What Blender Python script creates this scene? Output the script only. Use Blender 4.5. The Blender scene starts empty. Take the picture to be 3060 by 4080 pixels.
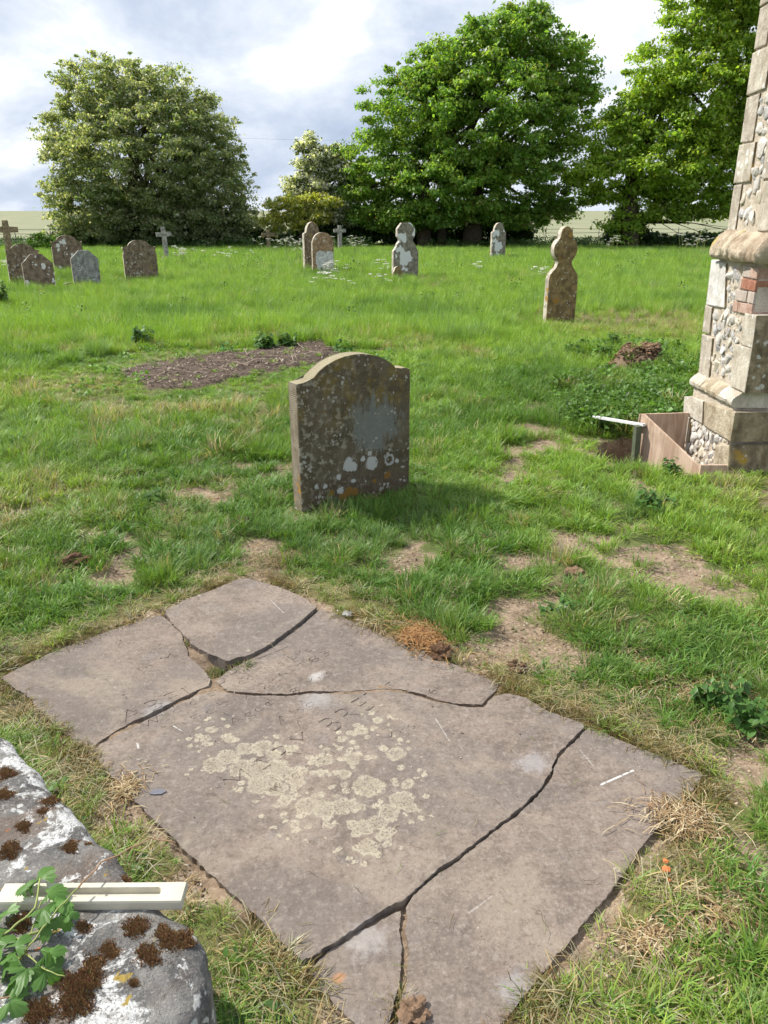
import bpy, bmesh, math, random
import numpy as np
from mathutils import Vector, Matrix, Euler
from mathutils import noise as mnoise

# ------------------------------------------------------------------ camera, sky, sun, exposure
F_PX, CAM_H = 3065.0, 1.55
PITCH = math.atan((2040 - 890) / F_PX)
SUN_EL, SUN_AZ = math.radians(49), math.radians(-68)      # azimuth from +Y towards +X
SC = bpy.context.scene
COL = SC.collection
cam_d = bpy.data.cameras.new('camera'); cam = bpy.data.objects.new('camera', cam_d); COL.objects.link(cam)
cam_d.sensor_fit = 'VERTICAL'; cam_d.sensor_height = 24.0; cam_d.lens = F_PX / 4080 * 24.0
cam_d.clip_start = 0.05; cam_d.clip_end = 4000
cam.location = (0, 0, CAM_H); cam.rotation_euler = (math.pi / 2 - PITCH, 0, 0)
SC.camera = cam

W = bpy.data.worlds.new('World'); SC.world = W; W.use_nodes = True
def build_world():
    nt = W.node_tree; nt.nodes.clear()
    N = nt.nodes.new; L = nt.links.new
    out = N('ShaderNodeOutputWorld')
    sky = N('ShaderNodeTexSky'); sky.sky_type = 'NISHITA'; sky.sun_disc = False
    sky.sun_elevation = SUN_EL; sky.sun_rotation = SUN_AZ; sky.air_density = 1.2; sky.dust_density = 1.5
    b1 = N('ShaderNodeBackground'); b1.inputs[1].default_value = 0.11
    L(sky.outputs[0], b1.inputs[0])
    tc = N('ShaderNodeTexCoord'); sep = N('ShaderNodeSeparateXYZ'); L(tc.outputs['Generated'], sep.inputs[0])
    zz = N('ShaderNodeMath'); zz.operation = 'ABSOLUTE'; L(sep.outputs[2], zz.inputs[0])
    za = N('ShaderNodeMath'); za.operation = 'ADD'; za.inputs[1].default_value = 0.42; L(zz.outputs[0], za.inputs[0])
    dx = N('ShaderNodeMath'); dx.operation = 'DIVIDE'; L(sep.outputs[0], dx.inputs[0]); L(za.outputs[0], dx.inputs[1])
    dy = N('ShaderNodeMath'); dy.operation = 'DIVIDE'; L(sep.outputs[1], dy.inputs[0]); L(za.outputs[0], dy.inputs[1])
    cmb = N('ShaderNodeCombineXYZ'); L(dx.outputs[0], cmb.inputs[0]); L(dy.outputs[0], cmb.inputs[1])
    def noise(scale, det, rough, off, dist=0.0):
        m = N('ShaderNodeMapping'); m.inputs['Location'].default_value = off; L(cmb.outputs[0], m.inputs[0])
        n = N('ShaderNodeTexNoise'); n.inputs['Scale'].default_value = scale; n.inputs['Detail'].default_value = det
        n.inputs['Roughness'].default_value = rough; n.inputs['Distortion'].default_value = dist
        L(m.outputs[0], n.inputs[0]); return n
    n1 = noise(2.5, 8, 0.60, (2.2, 3.4, 0), 0.2)       # cloud bodies: white against grey
    n2 = noise(0.7, 3, 0.5, (7.3, 4.2, 2))          # cover
    r1 = N('ShaderNodeValToRGB'); e = r1.color_ramp.elements
    e[0].position = 0.28; e[0].color = (0.36, 0.44, 0.58, 1)
    e[1].position = 0.70; e[1].color = (1.06, 1.08, 1.11, 1)
    m = e.new(0.44); m.color = (0.52, 0.59, 0.71, 1)
    m = e.new(0.555); m.color = (0.70, 0.75, 0.83, 1)
    L(n1.outputs[0], r1.inputs[0])
    r2 = N('ShaderNodeValToRGB'); e = r2.color_ramp.elements
    e[0].position = 0.30; e[0].color = (0.1, 0.1, 0.1, 1); e[1].position = 0.44; e[1].color = (1, 1, 1, 1)
    L(n2.outputs[0], r2.inputs[0])
    b2 = N('ShaderNodeBackground'); b2.inputs[1].default_value = 0.94; L(r1.outputs[0], b2.inputs[0])
    mx = N('ShaderNodeMixShader'); L(r2.outputs[0], mx.inputs[0]); L(b1.outputs[0], mx.inputs[1]); L(b2.outputs[0], mx.inputs[2])
    L(mx.outputs[0], out.inputs[0])
build_world()
W.cycles.sampling_method = 'MANUAL'; W.cycles.sample_map_resolution = 256

SUN_DIR = Vector((math.sin(SUN_AZ) * math.cos(SUN_EL), math.cos(SUN_AZ) * math.cos(SUN_EL), math.sin(SUN_EL)))
sl = bpy.data.lights.new('sun', 'SUN'); sl.energy = 4.8; sl.angle = math.radians(0.6); sl.color = (1.0, 0.95, 0.86)
so = bpy.data.objects.new('sun', sl); COL.objects.link(so); so.location = (-20, 10, 30)
so.rotation_euler = SUN_DIR.to_track_quat('Z', 'Y').to_euler()

vs = SC.view_settings; vs.view_transform = 'Standard'; vs.look = 'None'; vs.exposure = 0.45; vs.gamma = 1.0; vs.use_curve_mapping = False
SC.render.engine = 'CYCLES'
SC.cycles.max_bounces = 6; SC.cycles.diffuse_bounces = 5; SC.cycles.glossy_bounces = 1; SC.cycles.transmission_bounces = 2
SC.cycles.use_adaptive_sampling = True; SC.cycles.adaptive_threshold = 0.03
SC.cycles.transparent_max_bounces = 4; SC.cycles.use_denoising = True

# ------------------------------------------------------------------ helpers
_c, _s = math.cos(PITCH), math.sin(PITCH)
def ray(u, v):
    a = (u - 1530) / F_PX; b = -(v - 2040) / F_PX
    return (a, _c + b * _s, -_s + b * _c)
def G(u, v, z=0.0):                    # where a photo point meets the level z
    r = ray(u, v); t = (z - CAM_H) / r[2]; return Vector((r[0] * t, r[1] * t, z))
def PY(u, v, y):                       # ... the vertical plane at distance y
    r = ray(u, v); t = y / r[1]; return Vector((r[0] * t, y, CAM_H + r[2] * t))
def PX(u, v, x):
    r = ray(u, v); t = x / r[0]; return Vector((x, r[1] * t, CAM_H + r[2] * t))
RNG = np.random.default_rng(7)
random.seed(7)

def vnoise(x, y, seed=0):              # smooth value noise, 0..1, numpy
    xi = np.floor(x).astype(np.int64); yi = np.floor(y).astype(np.int64)
    fx = x - xi; fy = y - yi; fx = fx * fx * (3 - 2 * fx); fy = fy * fy * (3 - 2 * fy)
    def h(a, b):
        n = (a * 374761393 + b * 668265263 + seed * 1442695041) & 0xffffffff
        n = ((n ^ (n >> 13)) * 1274126177) & 0xffffffff
        return ((n ^ (n >> 16)) & 0xffff) / 65535.0
    return (h(xi, yi) * (1 - fx) + h(xi + 1, yi) * fx) * (1 - fy) + (h(xi, yi + 1) * (1 - fx) + h(xi + 1, yi + 1) * fx) * fy
def fbm(x, y, seed=0, octv=4):
    s = 0; a = 0.5; t = 0
    for k in range(octv):
        s = s + a * vnoise(x * 2 ** k, y * 2 ** k, seed + k * 17); t += a; a *= 0.5
    return s / t
def sstep(a, b, x):
    t = np.clip((x - a) / (b - a), 0, 1); return t * t * (3 - 2 * t)

def link(name, me, mat=None, parent=None, smooth=False):
    o = bpy.data.objects.new(name, me); COL.objects.link(o)
    if mat is not None and len(me.materials) == 0:
        for m in (mat if isinstance(mat, (list, tuple)) else [mat]): me.materials.append(m)
    if parent is not None: o.parent = parent
    if smooth:
        me.polygons.foreach_set('use_smooth', [True] * len(me.polygons))
    return o
def np_mesh(name, V, Fq, attrs=None, smooth=False):
    """verts (N,3), faces (M,k) all of k corners"""
    me = bpy.data.meshes.new(name); V = np.asarray(V, np.float32); Fq = np.asarray(Fq, np.int32); k = Fq.shape[1]
    me.vertices.add(len(V)); me.vertices.foreach_set('co', V.ravel())
    me.loops.add(Fq.size); me.loops.foreach_set('vertex_index', Fq.ravel())
    me.polygons.add(len(Fq)); me.polygons.foreach_set('loop_start', np.arange(0, Fq.size, k, dtype=np.int32))
    me.polygons.foreach_set('loop_total', np.full(len(Fq), k, np.int32))
    if smooth: me.polygons.foreach_set('use_smooth', np.ones(len(Fq), bool))
    me.update(calc_edges=True)
    for an, (ty, arr) in (attrs or {}).items():
        a = me.attributes.new(an, ty, 'POINT')
        arr = np.asarray(arr, np.float32 if ty != 'INT' else np.int32)
        if ty == 'FLOAT_COLOR': a.data.foreach_set('color', arr.ravel())
        elif ty == 'FLOAT_VECTOR': a.data.foreach_set('vector', arr.ravel())
        else: a.data.foreach_set('value', arr.ravel())
    return me
def bm_mesh(name, bm):
    bmesh.ops.recalc_face_normals(bm, faces=bm.faces)
    me = bpy.data.meshes.new(name); bm.to_mesh(me); bm.free(); return me
def empty(name, loc, rz=0.0):
    o = bpy.data.objects.new(name, None); COL.objects.link(o); o.location = loc; o.rotation_euler = (0, 0, rz)
    o.empty_display_size = 0.2; return o
def tag(o, label, cat, group=None, kind=None):
    o['label'] = label
    if cat: o['category'] = cat
    if group: o['group'] = group
    if kind: o['kind'] = kind
    return o
def structure(o, label=None):
    o['kind'] = 'structure'
    if label: o['label'] = label
    return o
def tube_np(P, R, n=6, cap=True):
    """tapered tube along points P with radii R -> verts, quads"""
    P = [Vector(p) for p in P]; V = []; Q = []
    for i, p in enumerate(P):
        d = (P[min(i + 1, len(P) - 1)] - P[max(i - 1, 0)]).normalized()
        a = d.orthogonal().normalized() if i == 0 else (a - d * a.dot(d)).normalized()
        b = d.cross(a)
        for k in range(n):
            t = 2 * math.pi * k / n
            V.append(p + (a * math.cos(t) + b * math.sin(t)) * R[i])
    for i in range(len(P) - 1):
        for k in range(n):
            Q.append((i * n + k, i * n + (k + 1) % n, (i + 1) * n + (k + 1) % n, (i + 1) * n + k))
    if cap:
        for base in (0, (len(P) - 1) * n):
            for k in range(1, n - 2, 2):
                Q.append((base, base + k, base + k + 1, base + min(k + 2, n - 1)))
    return V, Q
class Bag:                              # collects quads for one mesh
    def __init__(s): s.V = []; s.Q = []
    def add(s, VQ):
        V, Q = VQ; b = len(s.V); s.V += [tuple(v) for v in V]; s.Q += [tuple(i + b for i in q) for q in Q]; return s
    def build(s, name, mat, parent=None, smooth=True):
        me = bpy.data.meshes.new(name); me.from_pydata(s.V, [], s.Q); me.update()
        return link(name, me, mat, parent, smooth)
def prism(name, outline, y0, y1, mat, parent=None, bevel=0.0, side_mat=None, axis='Y', jitter=0.0, seed=0):
    """outline of (x,z) points (axis Y), (y,z) (axis X) or (x,y) (axis Z), extruded from y0 to y1"""
    rnd = random.Random(seed); bm = bmesh.new()
    def mk(p, d):
        a, b = p
        return {'Y': (a, d, b), 'X': (d, a, b), 'Z': (a, b, d)}[axis]
    pts = [(a + rnd.uniform(-jitter, jitter), b + rnd.uniform(-jitter, jitter)) for a, b in outline] if jitter else outline
    A = [bm.verts.new(mk(p, y0)) for p in pts]; B = [bm.verts.new(mk(p, y1)) for p in pts]
    bm.faces.new(A); bm.faces.new(B[::-1]); n = len(pts); sides = []
    for i in range(n):
        sides.append(bm.faces.new((A[i], B[i], B[(i + 1) % n], A[(i + 1) % n])))
    if side_mat is not None:
        for f in sides: f.material_index = 1
    if bevel > 0:
        caps = [e for e in bm.edges if any(f not in sides for f in e.link_faces)]
        bmesh.ops.bevel(bm, geom=caps, offset=bevel, segments=2, affect='EDGES', profile=0.6)
    me = bm_mesh(name, bm); me.materials.append(mat)
    if side_mat is not None: me.materials.append(side_mat)
    return link(name, me, None, parent)
def arc(cx, cz, rx, rz, a0, a1, n):
    return [(cx + rx * math.cos(math.radians(a0 + (a1 - a0) * i / n)), cz + rz * math.sin(math.radians(a0 + (a1 - a0) * i / n))) for i in range(n + 1)]

# ------------------------------------------------------------------ node helper for materials
class NT:
    def __init__(s, name):
        s.m = bpy.data.materials.new(name); s.m.use_nodes = True; s.t = s.m.node_tree; s.t.nodes.clear()
        s.out = s.t.nodes.new('ShaderNodeOutputMaterial'); s.geo = None; s.tcn = None
    def n(s, ty, **kw):
        x = s.t.nodes.new(ty)
        for k, v in kw.items(): setattr(x, k, v)
        return x
    def l(s, a, b): s.t.links.new(a, b)
    def pos(s):                        # world position
        if s.geo is None: s.geo = s.n('ShaderNodeNewGeometry')
        return s.geo.outputs['Position']
    def obj(s):
        if s.tcn is None: s.tcn = s.n('ShaderNodeTexCoord')
        return s.tcn.outputs['Object']
    def val(s, v, sock):
        if isinstance(v, (int, float)): sock.default_value = v
        elif isinstance(v, (tuple, list)): sock.default_value = tuple(v) + ((1,) if len(v) == 3 and sock.type == 'RGBA' else ())
        else: s.l(v, sock)
    def math(s, op, a, b=0.0, c=0.0, clamp=False):
        x = s.n('ShaderNodeMath', operation=op, use_clamp=clamp); s.val(a, x.inputs[0]); s.val(b, x.inputs[1])
        if op in ('SMOOTH_MIN', 'MULTIPLY_ADD'): s.val(c, x.inputs[2])
        return x.outputs[0]
    def noise(s, vec, scale, det=5, rough=0.55, dist=0.0, color=False):
        x = s.n('ShaderNodeTexNoise'); s.l(vec, x.inputs['Vector']); x.inputs['Scale'].default_value = scale
        x.inputs['Detail'].default_value = det; x.inputs['Roughness'].default_value = rough; x.inputs['Distortion'].default_value = dist
        return x.outputs[1 if color else 0]
    def voro(s, vec, scale, feature='F1', rnd=1.0, out=0):
        x = s.n('ShaderNodeTexVoronoi', feature=feature); s.l(vec, x.inputs['Vector']); x.inputs['Scale'].default_value = scale
        x.inputs['Randomness'].default_value = rnd; return x.outputs[out]
    def map(s, vec, scale=(1, 1, 1), loc=(0, 0, 0), rot=(0, 0, 0)):
        x = s.n('ShaderNodeMapping'); s.l(vec, x.inputs[0]); x.inputs['Scale'].default_value = scale
        x.inputs['Location'].default_value = loc; x.inputs['Rotation'].default_value = rot; return x.outputs[0]
    def ss(s, v, a, b):                # smoothstep 0..1
        x = s.n('ShaderNodeMapRange', interpolation_type='SMOOTHSTEP'); s.val(v, x.inputs['Value'])
        x.inputs['From Min'].default_value = a; x.inputs['From Max'].default_value = b; return x.outputs[0]
    def mix(s, f, a, b, mode='MIX'):
        x = s.n('ShaderNodeMix', data_type='RGBA', blend_type=mode); s.val(f, x.inputs[0])
        s.val(a, x.inputs['A'] if False else x.inputs[6]); s.val(b, x.inputs[7]); return x.outputs[2]
    def attr(s, name, inst=False):
        x = s.n('ShaderNodeAttribute', attribute_name=name)
        if inst: x.attribute_type = 'INSTANCER'
        return x
    def sepxyz(s, v):
        x = s.n('ShaderNodeSeparateXYZ'); s.l(v, x.inputs[0]); return x.outputs
    def bump(s, h, strength=0.5, dist=0.01, prev=None):
        x = s.n('ShaderNodeBump'); x.inputs['Strength'].default_value = strength; x.inputs['Distance'].default_value = dist
        s.l(h, x.inputs['Height'])
        if prev is not None: s.l(prev, x.inputs['Normal'])
        return x.outputs[0]
    def bsdf(s, col, rough=0.85, normal=None, spec=0.3):
        x = s.n('ShaderNodeBsdfPrincipled'); s.val(col, x.inputs['Base Color']); s.val(rough, x.inputs['Roughness'])
        x.inputs['Specular IOR Level'].default_value = spec
        if normal is not None: s.l(normal, x.inputs['Normal'])
        return x.outputs[0]
    def done(s, sh): s.l(sh, s.out.inputs[0]); return s.m

def leaf_mat(name, inst=False, trans=0.4, rough=0.5, spec=0.35, warm=(1.25, 1.3, 0.5)):
    t = NT(name); c = t.attr('col').outputs['Color']
    if inst: c = t.mix(1.0, c, t.attr('tint', True).outputs['Color'], 'MULTIPLY')
    d = t.bsdf(c, rough, None, spec)
    tr = t.n('ShaderNodeBsdfTranslucent'); t.l(t.mix(1.0, c, warm, 'MULTIPLY'), tr.inputs[0])
    mx = t.n('ShaderNodeMixShader'); mx.inputs[0].default_value = trans; t.l(d, mx.inputs[1]); t.l(tr.outputs[0], mx.inputs[2])
    return t.done(mx.outputs[0])
def plain_mat(name, col, rough=0.8, nscale=20, amt=0.35, bump=0.3, bdist=0.005, world=False, spec=0.3):
    t = NT(name); v = t.pos() if world else t.obj(); n = t.noise(v, nscale, 6, 0.6)
    c = t.mix(n, tuple(k * (1 - amt) for k in col), tuple(min(1, k * (1 + amt)) for k in col))
    return t.done(t.bsdf(c, rough, t.bump(n, bump, bdist), spec))

def stone_mat(name, dark, light, scale=6.0, lichens=(), speck=(0.6, 0.58, 0.52), speck_amt=0.35, bump=0.5, streak=0.0, seed=0.0, extra=None, world=False):
    """weathered stone; lichens = list of (colour, scale, threshold, radius)"""
    t = NT(name); v = t.map(t.pos() if world else t.obj(), loc=(seed, seed * 1.7, seed * 0.6))
    n = t.noise(v, scale, 8, 0.62, 0.3); c = t.mix(t.ss(n, 0.32, 0.68), dark, light)
    if streak:
        sv = t.noise(t.map(v, scale=(1, 1, 0.18)), scale * 2.2, 4, 0.6)
        c = t.mix(t.math('MULTIPLY', t.ss(sv, 0.45, 0.7), streak), c, tuple(k * 0.55 for k in dark))
    fine = t.noise(v, scale * 14, 5, 0.7)
    c = t.mix(t.math('MULTIPLY', t.ss(fine, 0.52, 0.66), speck_amt), c, speck)
    if extra: c = extra(t, v, c)
    h = fine
    for col, sc, th, sharp in lichens:
        wob = t.noise(v, sc * 1.1, 3, 0.6, 0.0, True)
        vv = t.n('ShaderNodeMix', data_type='VECTOR'); vv.inputs[0].default_value = 0.12 / max(sc / 8, 0.4)
        t.l(v, vv.inputs[4]); t.l(wob, vv.inputs[5])
        d = t.voro(vv.outputs[1], sc)
        g = t.noise(v, sc * 0.3, 3, 0.5)
        th2 = t.math('MULTIPLY', t.ss(g, 0.42, 0.66), th)
        msk = t.ss(t.math('SUBTRACT', th2, d), 0.0, sharp)
        c = t.mix(msk, c, col)
    n2 = t.noise(v, scale * 4, 6, 0.65)
    nb = t.bump(n2, bump, 0.012); nb = t.bump(fine, bump * 0.7, 0.004, nb)
    return t.done(t.bsdf(c, 0.9, nb, 0.2))
# ------------------------------------------------------------------ ground: heights and what grows where
def ell(x, y, u, v, rx, ry, rot=0.0):      # soft ellipse round a photo point: 1 inside, 0 outside
    p = G(u, v); ca, sa = math.cos(rot), math.sin(rot); dx, dy = x - p.x, y - p.y
    return np.sqrt(((dx * ca + dy * sa) / rx) ** 2 + ((-dx * sa + dy * ca) / ry) ** 2)
def in_poly(x, y, P):
    r = np.zeros(np.shape(x), bool); n = len(P)
    for i in range(n):
        (x1, y1), (x2, y2) = P[i][:2], P[(i + 1) % n][:2]
        if y1 == y2: continue
        cnd = ((y1 > y) != (y2 > y)) & (x < (x2 - x1) * (y - y1) / (y2 - y1) + x1); r ^= cnd
    return r
def dist_poly(x, y, P):
    d = np.full(np.shape(x), 1e9); n = len(P)
    for i in range(n):
        x1, y1 = P[i][:2]; x2, y2 = P[(i + 1) % n][:2]
        t = np.clip(((x - x1) * (x2 - x1) + (y - y1) * (y2 - y1)) / ((x2 - x1) ** 2 + (y2 - y1) ** 2 + 1e-12), 0, 1)
        d = np.minimum(d, np.hypot(x - x1 - t * (x2 - x1), y - y1 - t * (y2 - y1)))
    return np.where(in_poly(x, y, P), -d, d)
LEDGER = [tuple(G(*p))[:2] for p in [(0, 2698), (212, 2597), (433, 2514), (650, 2440), (830, 2357), (970, 2303), (1107, 2338), (1277, 2420), (1530, 2537), (1990, 2725), (2030, 2762), (2191, 2832), (2345, 2888), (2478, 2953), (2796, 3080), (2722, 3181), (2575, 3341), (2383, 3609), (2147, 3884), (2000, 4076)]] + \
         [(0.10, 0.98), (-0.02, 1.08)] + [tuple(G(*p))[:2] for p in [(1406, 4069), (1238, 3875), (1115, 3740), (862, 3500), (534, 3184), (346, 2990), (175, 2846)]]
MULCH = [tuple(G(*p))[:2] for p in [(470, 1490), (600, 1560), (800, 1550), (950, 1515), (1100, 1485), (1290, 1450), (1350, 1405), (1290, 1362), (1150, 1378), (980, 1405), (760, 1428), (600, 1452)]]
HOLE = [(1.56, 5.26), (1.70, 5.02), (1.90, 4.93), (2.12, 4.93), (3.2, 4.93), (3.2, 5.10), (2.30, 5.10), (2.30, 5.72), (1.86, 5.75), (1.66, 5.62)]
# (u, v, rx, ry, strength): worn bare soil in the lawn
SOIL = [(2760, 2285, .42, .30, 1.0), (2690, 2200, .26, .22, .9), (2900, 2370, .2, .14, .9), (1600, 2250, .30, .14, .9), (2080, 2240, .24, .12, .7), (2300, 2320, .22, .12, .8),
        (2060, 2560, .30, .22, 1.0), (2250, 2620, .2, .14, .7), (2200, 1790, .75, .36, .95), (2120, 1710, .45, .24, 1.0), (2020, 1975, .2, .08, .6), (1700, 2120, .09, .08, .7),
        (2030, 2075, .14, .05, .7), (2060, 1860, .25, .16, .9), (1950, 1905, .25, .12, .8), (2160, 2040, .14, .1, .7), (2560, 2100, .16, .08, .8), (2350, 2150, .18, .08, .8), (120, 1995, .25, .1, .6), (500, 2140, .25, .08, .8), (1080, 1850, .4, .14, .7),
        (900, 1930, .3, .12, .5), (1190, 2065, .16, .1, .9), (1450, 2040, .2, .05, .7), (2480, 1830, .3, .3, .9), (2350, 1760, .4, .25, .8),
        (2100, 1620, .45, .2, .9), (2150, 1455, .5, .12, .5), (2420, 1330, .6, .12, .5), (60, 1270, .4, .12, .9), (2990, 2990, .15, .2, .8), (520, 3220, .12, .18, 1.0), (760, 3560, .14, .1, .9), (1250, 3900, .1, .1, .8),
        (2700, 2760, .3, .12, .5), (2300, 2850, .25, .1, .5), (2440, 3780, .14, .1, .5), (2900, 3700, .12, .1, .5), (2850, 2100, .4, .14, .45), (150, 2030, .3, .1, .5), (1500, 1840, .6, .1, .3), (250, 1500, 1.0, .2, .35)]
IVY = [(2430, 1560, .62, .55), (2600, 1620, .75, .60), (2700, 1480, .7, .7), (2500, 1690, .55, .35), (2520, 1420, .8, .5)]
def masks(x, y):
    nz = fbm(x * 3.1, y * 3.1, 3, 4); nf = fbm(x * 11, y * 11, 5, 3)
    soil = np.zeros(np.shape(x))
    for u, v, rx, ry, st in SOIL:
        rx, ry = rx * .72, ry * .72
        soil = np.maximum(soil, st * (1 - sstep(0.55, 1.15, ell(x, y, u, v, rx, ry) + (nz - .5) * 1.6 + (nf - .5) * 1.2)))
    soil = np.maximum(soil, .75 * sstep(.62, .76, nz * .6 + fbm(x * 1.7, y * 1.7, 7, 2) * .45) * (1 - sstep(5.5, 8, np.hypot(x, y))) * sstep(.8, 1.3, ell(x, y, 1800, 2030, .62, .40)))
    dl = dist_poly(x, y, LEDGER)
    soil = np.maximum(soil, 1 - sstep(0.0, 0.075, dl + (nz - .5) * .10))
    dm = dist_poly(x, y, MULCH); mulch = 1 - sstep(-0.08, 0.08, dm + (nz - .5) * .25)
    dh = dist_poly(x, y, HOLE); hole = 1 - sstep(0, 0.05, dh)
    soil = np.maximum(soil, 1 - sstep(0, 0.15, dh + (nz - .5) * .1))
    ivy = np.zeros(np.shape(x))
    for u, v, rx, ry in IVY: ivy = np.maximum(ivy, 1 - sstep(.75, 1.1, ell(x, y, u, v, rx, ry) + (nz - .5) * .5))
    heap = 1 - sstep(.5, 1.0, ell(x, y, 2530, 1478, .45, .34, .3) + (nz - .5) * .6)
    dry = np.clip((fbm(x * .9, y * .9, 31, 4) - .53) * 3.0, 0, 1)
    dry = np.maximum(dry, .8 * (1 - sstep(0.02, .30, np.abs(dl) + (nz - .5) * .2)))
    d = np.hypot(x, y)
    dry = dry * (1 - .75 * sstep(8, 13, d))
    dry = np.maximum(dry, .8 * (1 - sstep(.5, 1.2, ell(x, y, 420, 1118, 2.3, 1.0) + (nz - .5) * .8)))
    dry = np.maximum(dry, .65 * (1 - sstep(.4, 1.2, ell(x, y, 2550, 1300, 1.8, 2.2) + (nz - .5) * .8)))
    dry = np.maximum(dry, .7 * (1 - sstep(.4, 1.2, ell(x, y, 100, 1560, 1.2, .7) + (nz - .5) * .8)))
    return soil, dry, mulch, hole, ivy, heap, dl
def height(x, y):
    x = np.asarray(x, float); y = np.asarray(y, float)
    z = (fbm(x * 1.3, y * 1.3, 11, 4) - .5) * .05 * sstep(1.0, 4, np.hypot(x, y)) + (fbm(x * 9, y * 9, 12, 2) - .5) * .018
    z = z * (1 - sstep(45, 60, y))
    soil, dry, mulch, hole, ivy, heap, dl = masks(x, y)
    z = z - .018 * soil
    near = 1 - sstep(0.0, 0.25, np.abs(dl)); z = z * (1 - .7 * near)
    p = G(700, 3300); z = z + .018 * (1 - sstep(0.0, .5, np.hypot(x + .95, y - 1.75))) * (dl > 0)
    z = np.where(dl < 0.0, -0.010 - .004 * sstep(0, .03, -dl) + (fbm(x * 14, y * 14, 77, 3) - .5) * .034, z - .012 * (1 - sstep(0, .06, dl)))
    z = z - .035 * (1 - sstep(.5, 1.1, ell(x, y, 860, 2645, .10, .08))) + ivy * .08 + heap * .20 * (.7 + .6 * fbm(x * 7, y * 7, 41, 3))
    z = z + mulch * (.03 + .04 * (fbm(x * 6, y * 6, 43, 2)))
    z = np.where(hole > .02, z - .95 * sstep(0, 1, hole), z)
    r = sstep(60, 300, y) * 5.6 - sstep(300, 900, y) * 6
    return z + r
def ground_z(x, y): return float(height(np.array([x]), np.array([y]))[0])

def graded(lo, hi, f0, f1, step, grow=1.13):
    mid = list(np.arange(f0, f1, step)); a = [f0]; st = step
    while a[-1] > lo: st *= grow; a.append(a[-1] - st)
    b = [mid[-1]]; st = step
    while b[-1] < hi: st *= grow; b.append(b[-1] + st)
    return np.array(a[1:][::-1] + mid + b[1:])
def build_ground():
    xs = graded(-900, 900, -3.4, 3.6, .032, 1.11); ys = graded(-12, 1500, .7, 6.4, .032, 1.075)
    X, Y = np.meshgrid(xs, ys); Z = height(X, Y); ny, nx = X.shape
    soil, dry, mulch, hole, ivy, heap, dl = masks(X, Y)
    field = sstep(57.5, 59.5, Y)
    V = np.stack([X, Y, Z], -1).reshape(-1, 3); i = np.arange(ny * nx).reshape(ny, nx)
    Q = np.stack([i[:-1, :-1], i[:-1, 1:], i[1:, 1:], i[1:, :-1]], -1).reshape(-1, 4)
    f = lambda a: ('FLOAT', a.ravel())
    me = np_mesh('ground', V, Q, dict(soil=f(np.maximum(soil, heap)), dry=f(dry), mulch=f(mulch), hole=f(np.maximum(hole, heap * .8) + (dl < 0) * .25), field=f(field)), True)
    t = NT('ground_soil_and_turf'); p = t.pos(); A = lambda n: t.attr(n).outputs['Fac']
    n1 = t.noise(p, 9, 7, .65); n2 = t.noise(p, 60, 5, .7); n3 = t.noise(p, 1.1, 4, .55); n4 = t.voro(p, 70)
    turf = t.mix(t.ss(n1, .35, .65), (.075, .095, .030), (.13, .145, .05))
    turf = t.mix(t.math('MULTIPLY', A('dry'), .8), turf, t.mix(n2, (.12, .09, .045), (.23, .18, .09)))
    soilc = t.mix(t.ss(n1, .3, .7), (.11, .076, .05), (.27, .195, .135)); soilc = t.mix(t.ss(n2, .4, .75), soilc, (.36, .285, .21))
    soilc = t.mix(t.math('MULTIPLY', t.ss(n4, .14, .10), .4), soilc, (.40, .34, .27))
    c = t.mix(t.ss(t.math('ADD', A('soil'), t.math('MULTIPLY', t.math('SUBTRACT', n2, .5), .5)), .3, .6), turf, soilc)
    c = t.mix(A('hole'), c, t.mix(n2, (.06, .04, .025), (.15, .10, .065)))  # dark earth of heap and cracks; in the pit it paints in the shade
    c = t.mix(t.ss(A('mulch'), .3, .7), c, t.mix(t.ss(n2, .35, .7), (.05, .036, .027), (.16, .118, .09)))
    fn = t.noise(t.map(p, scale=(.05, .25, 1)), 3, 5, .6); fp = t.noise(p, 2.5, 5, .7)
    fc = t.mix(t.ss(fn, .35, .65), (.20, .215, .125), (.29, .28, .18)); fc = t.mix(t.math('MULTIPLY', fp, .5), fc, (.20, .22, .13))
    c = t.mix(A('field'), c, fc)
    nb = t.bump(n1, .5, .02); nb = t.bump(n2, .6, .006, nb)
    m = t.done(t.bsdf(c, .95, nb, .15))
    return structure(link('ground', me, m))
build_ground()

# ------------------------------------------------------------------ buttress of the church
M_ASH = stone_mat('ashlar_pale_limestone', (.36, .31, .24), (.60, .55, .47), 9, [((.64, .63, .60), 16, .45, .12), ((.42, .31, .12), 7, .30, .25)], (.24, .20, .15), .35, .8, streak=.35)
M_ASH2 = stone_mat('ashlar_greyish_limestone', (.36, .31, .25), (.56, .50, .42), 11, [((.62, .60, .57), 20, .4, .12)], (.22, .18, .14), .45, .9, streak=.4, seed=4)
M_ASHO = stone_mat('ashlar_ochre_lichened', (.27, .215, .14), (.50, .43, .32), 9, [((.44, .29, .07), 5, .52, .3), ((.6, .58, .5), 20, .3, .1)], (.62, .58, .5), .4, .9, streak=.35, seed=9)
M_LIME = stone_mat('limewashed_block', (.50, .47, .43), (.74, .73, .71), 12, [((.40, .35, .29), 9, .45, .2)], (.42, .38, .33), .4, .7, streak=.3, seed=2)
M_STRING = stone_mat('string_course_weathered', (.26, .19, .13), (.52, .45, .34), 5, [((.42, .33, .12), 9, .4, .2)], (.62, .55, .44), .45, 1.0, streak=.3, seed=5)
M_MORTAR = stone_mat('rubble_mortar', (.44, .37, .28), (.62, .55, .46), 14, [], (.24, .19, .14), .5, 1.0, seed=6)
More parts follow.
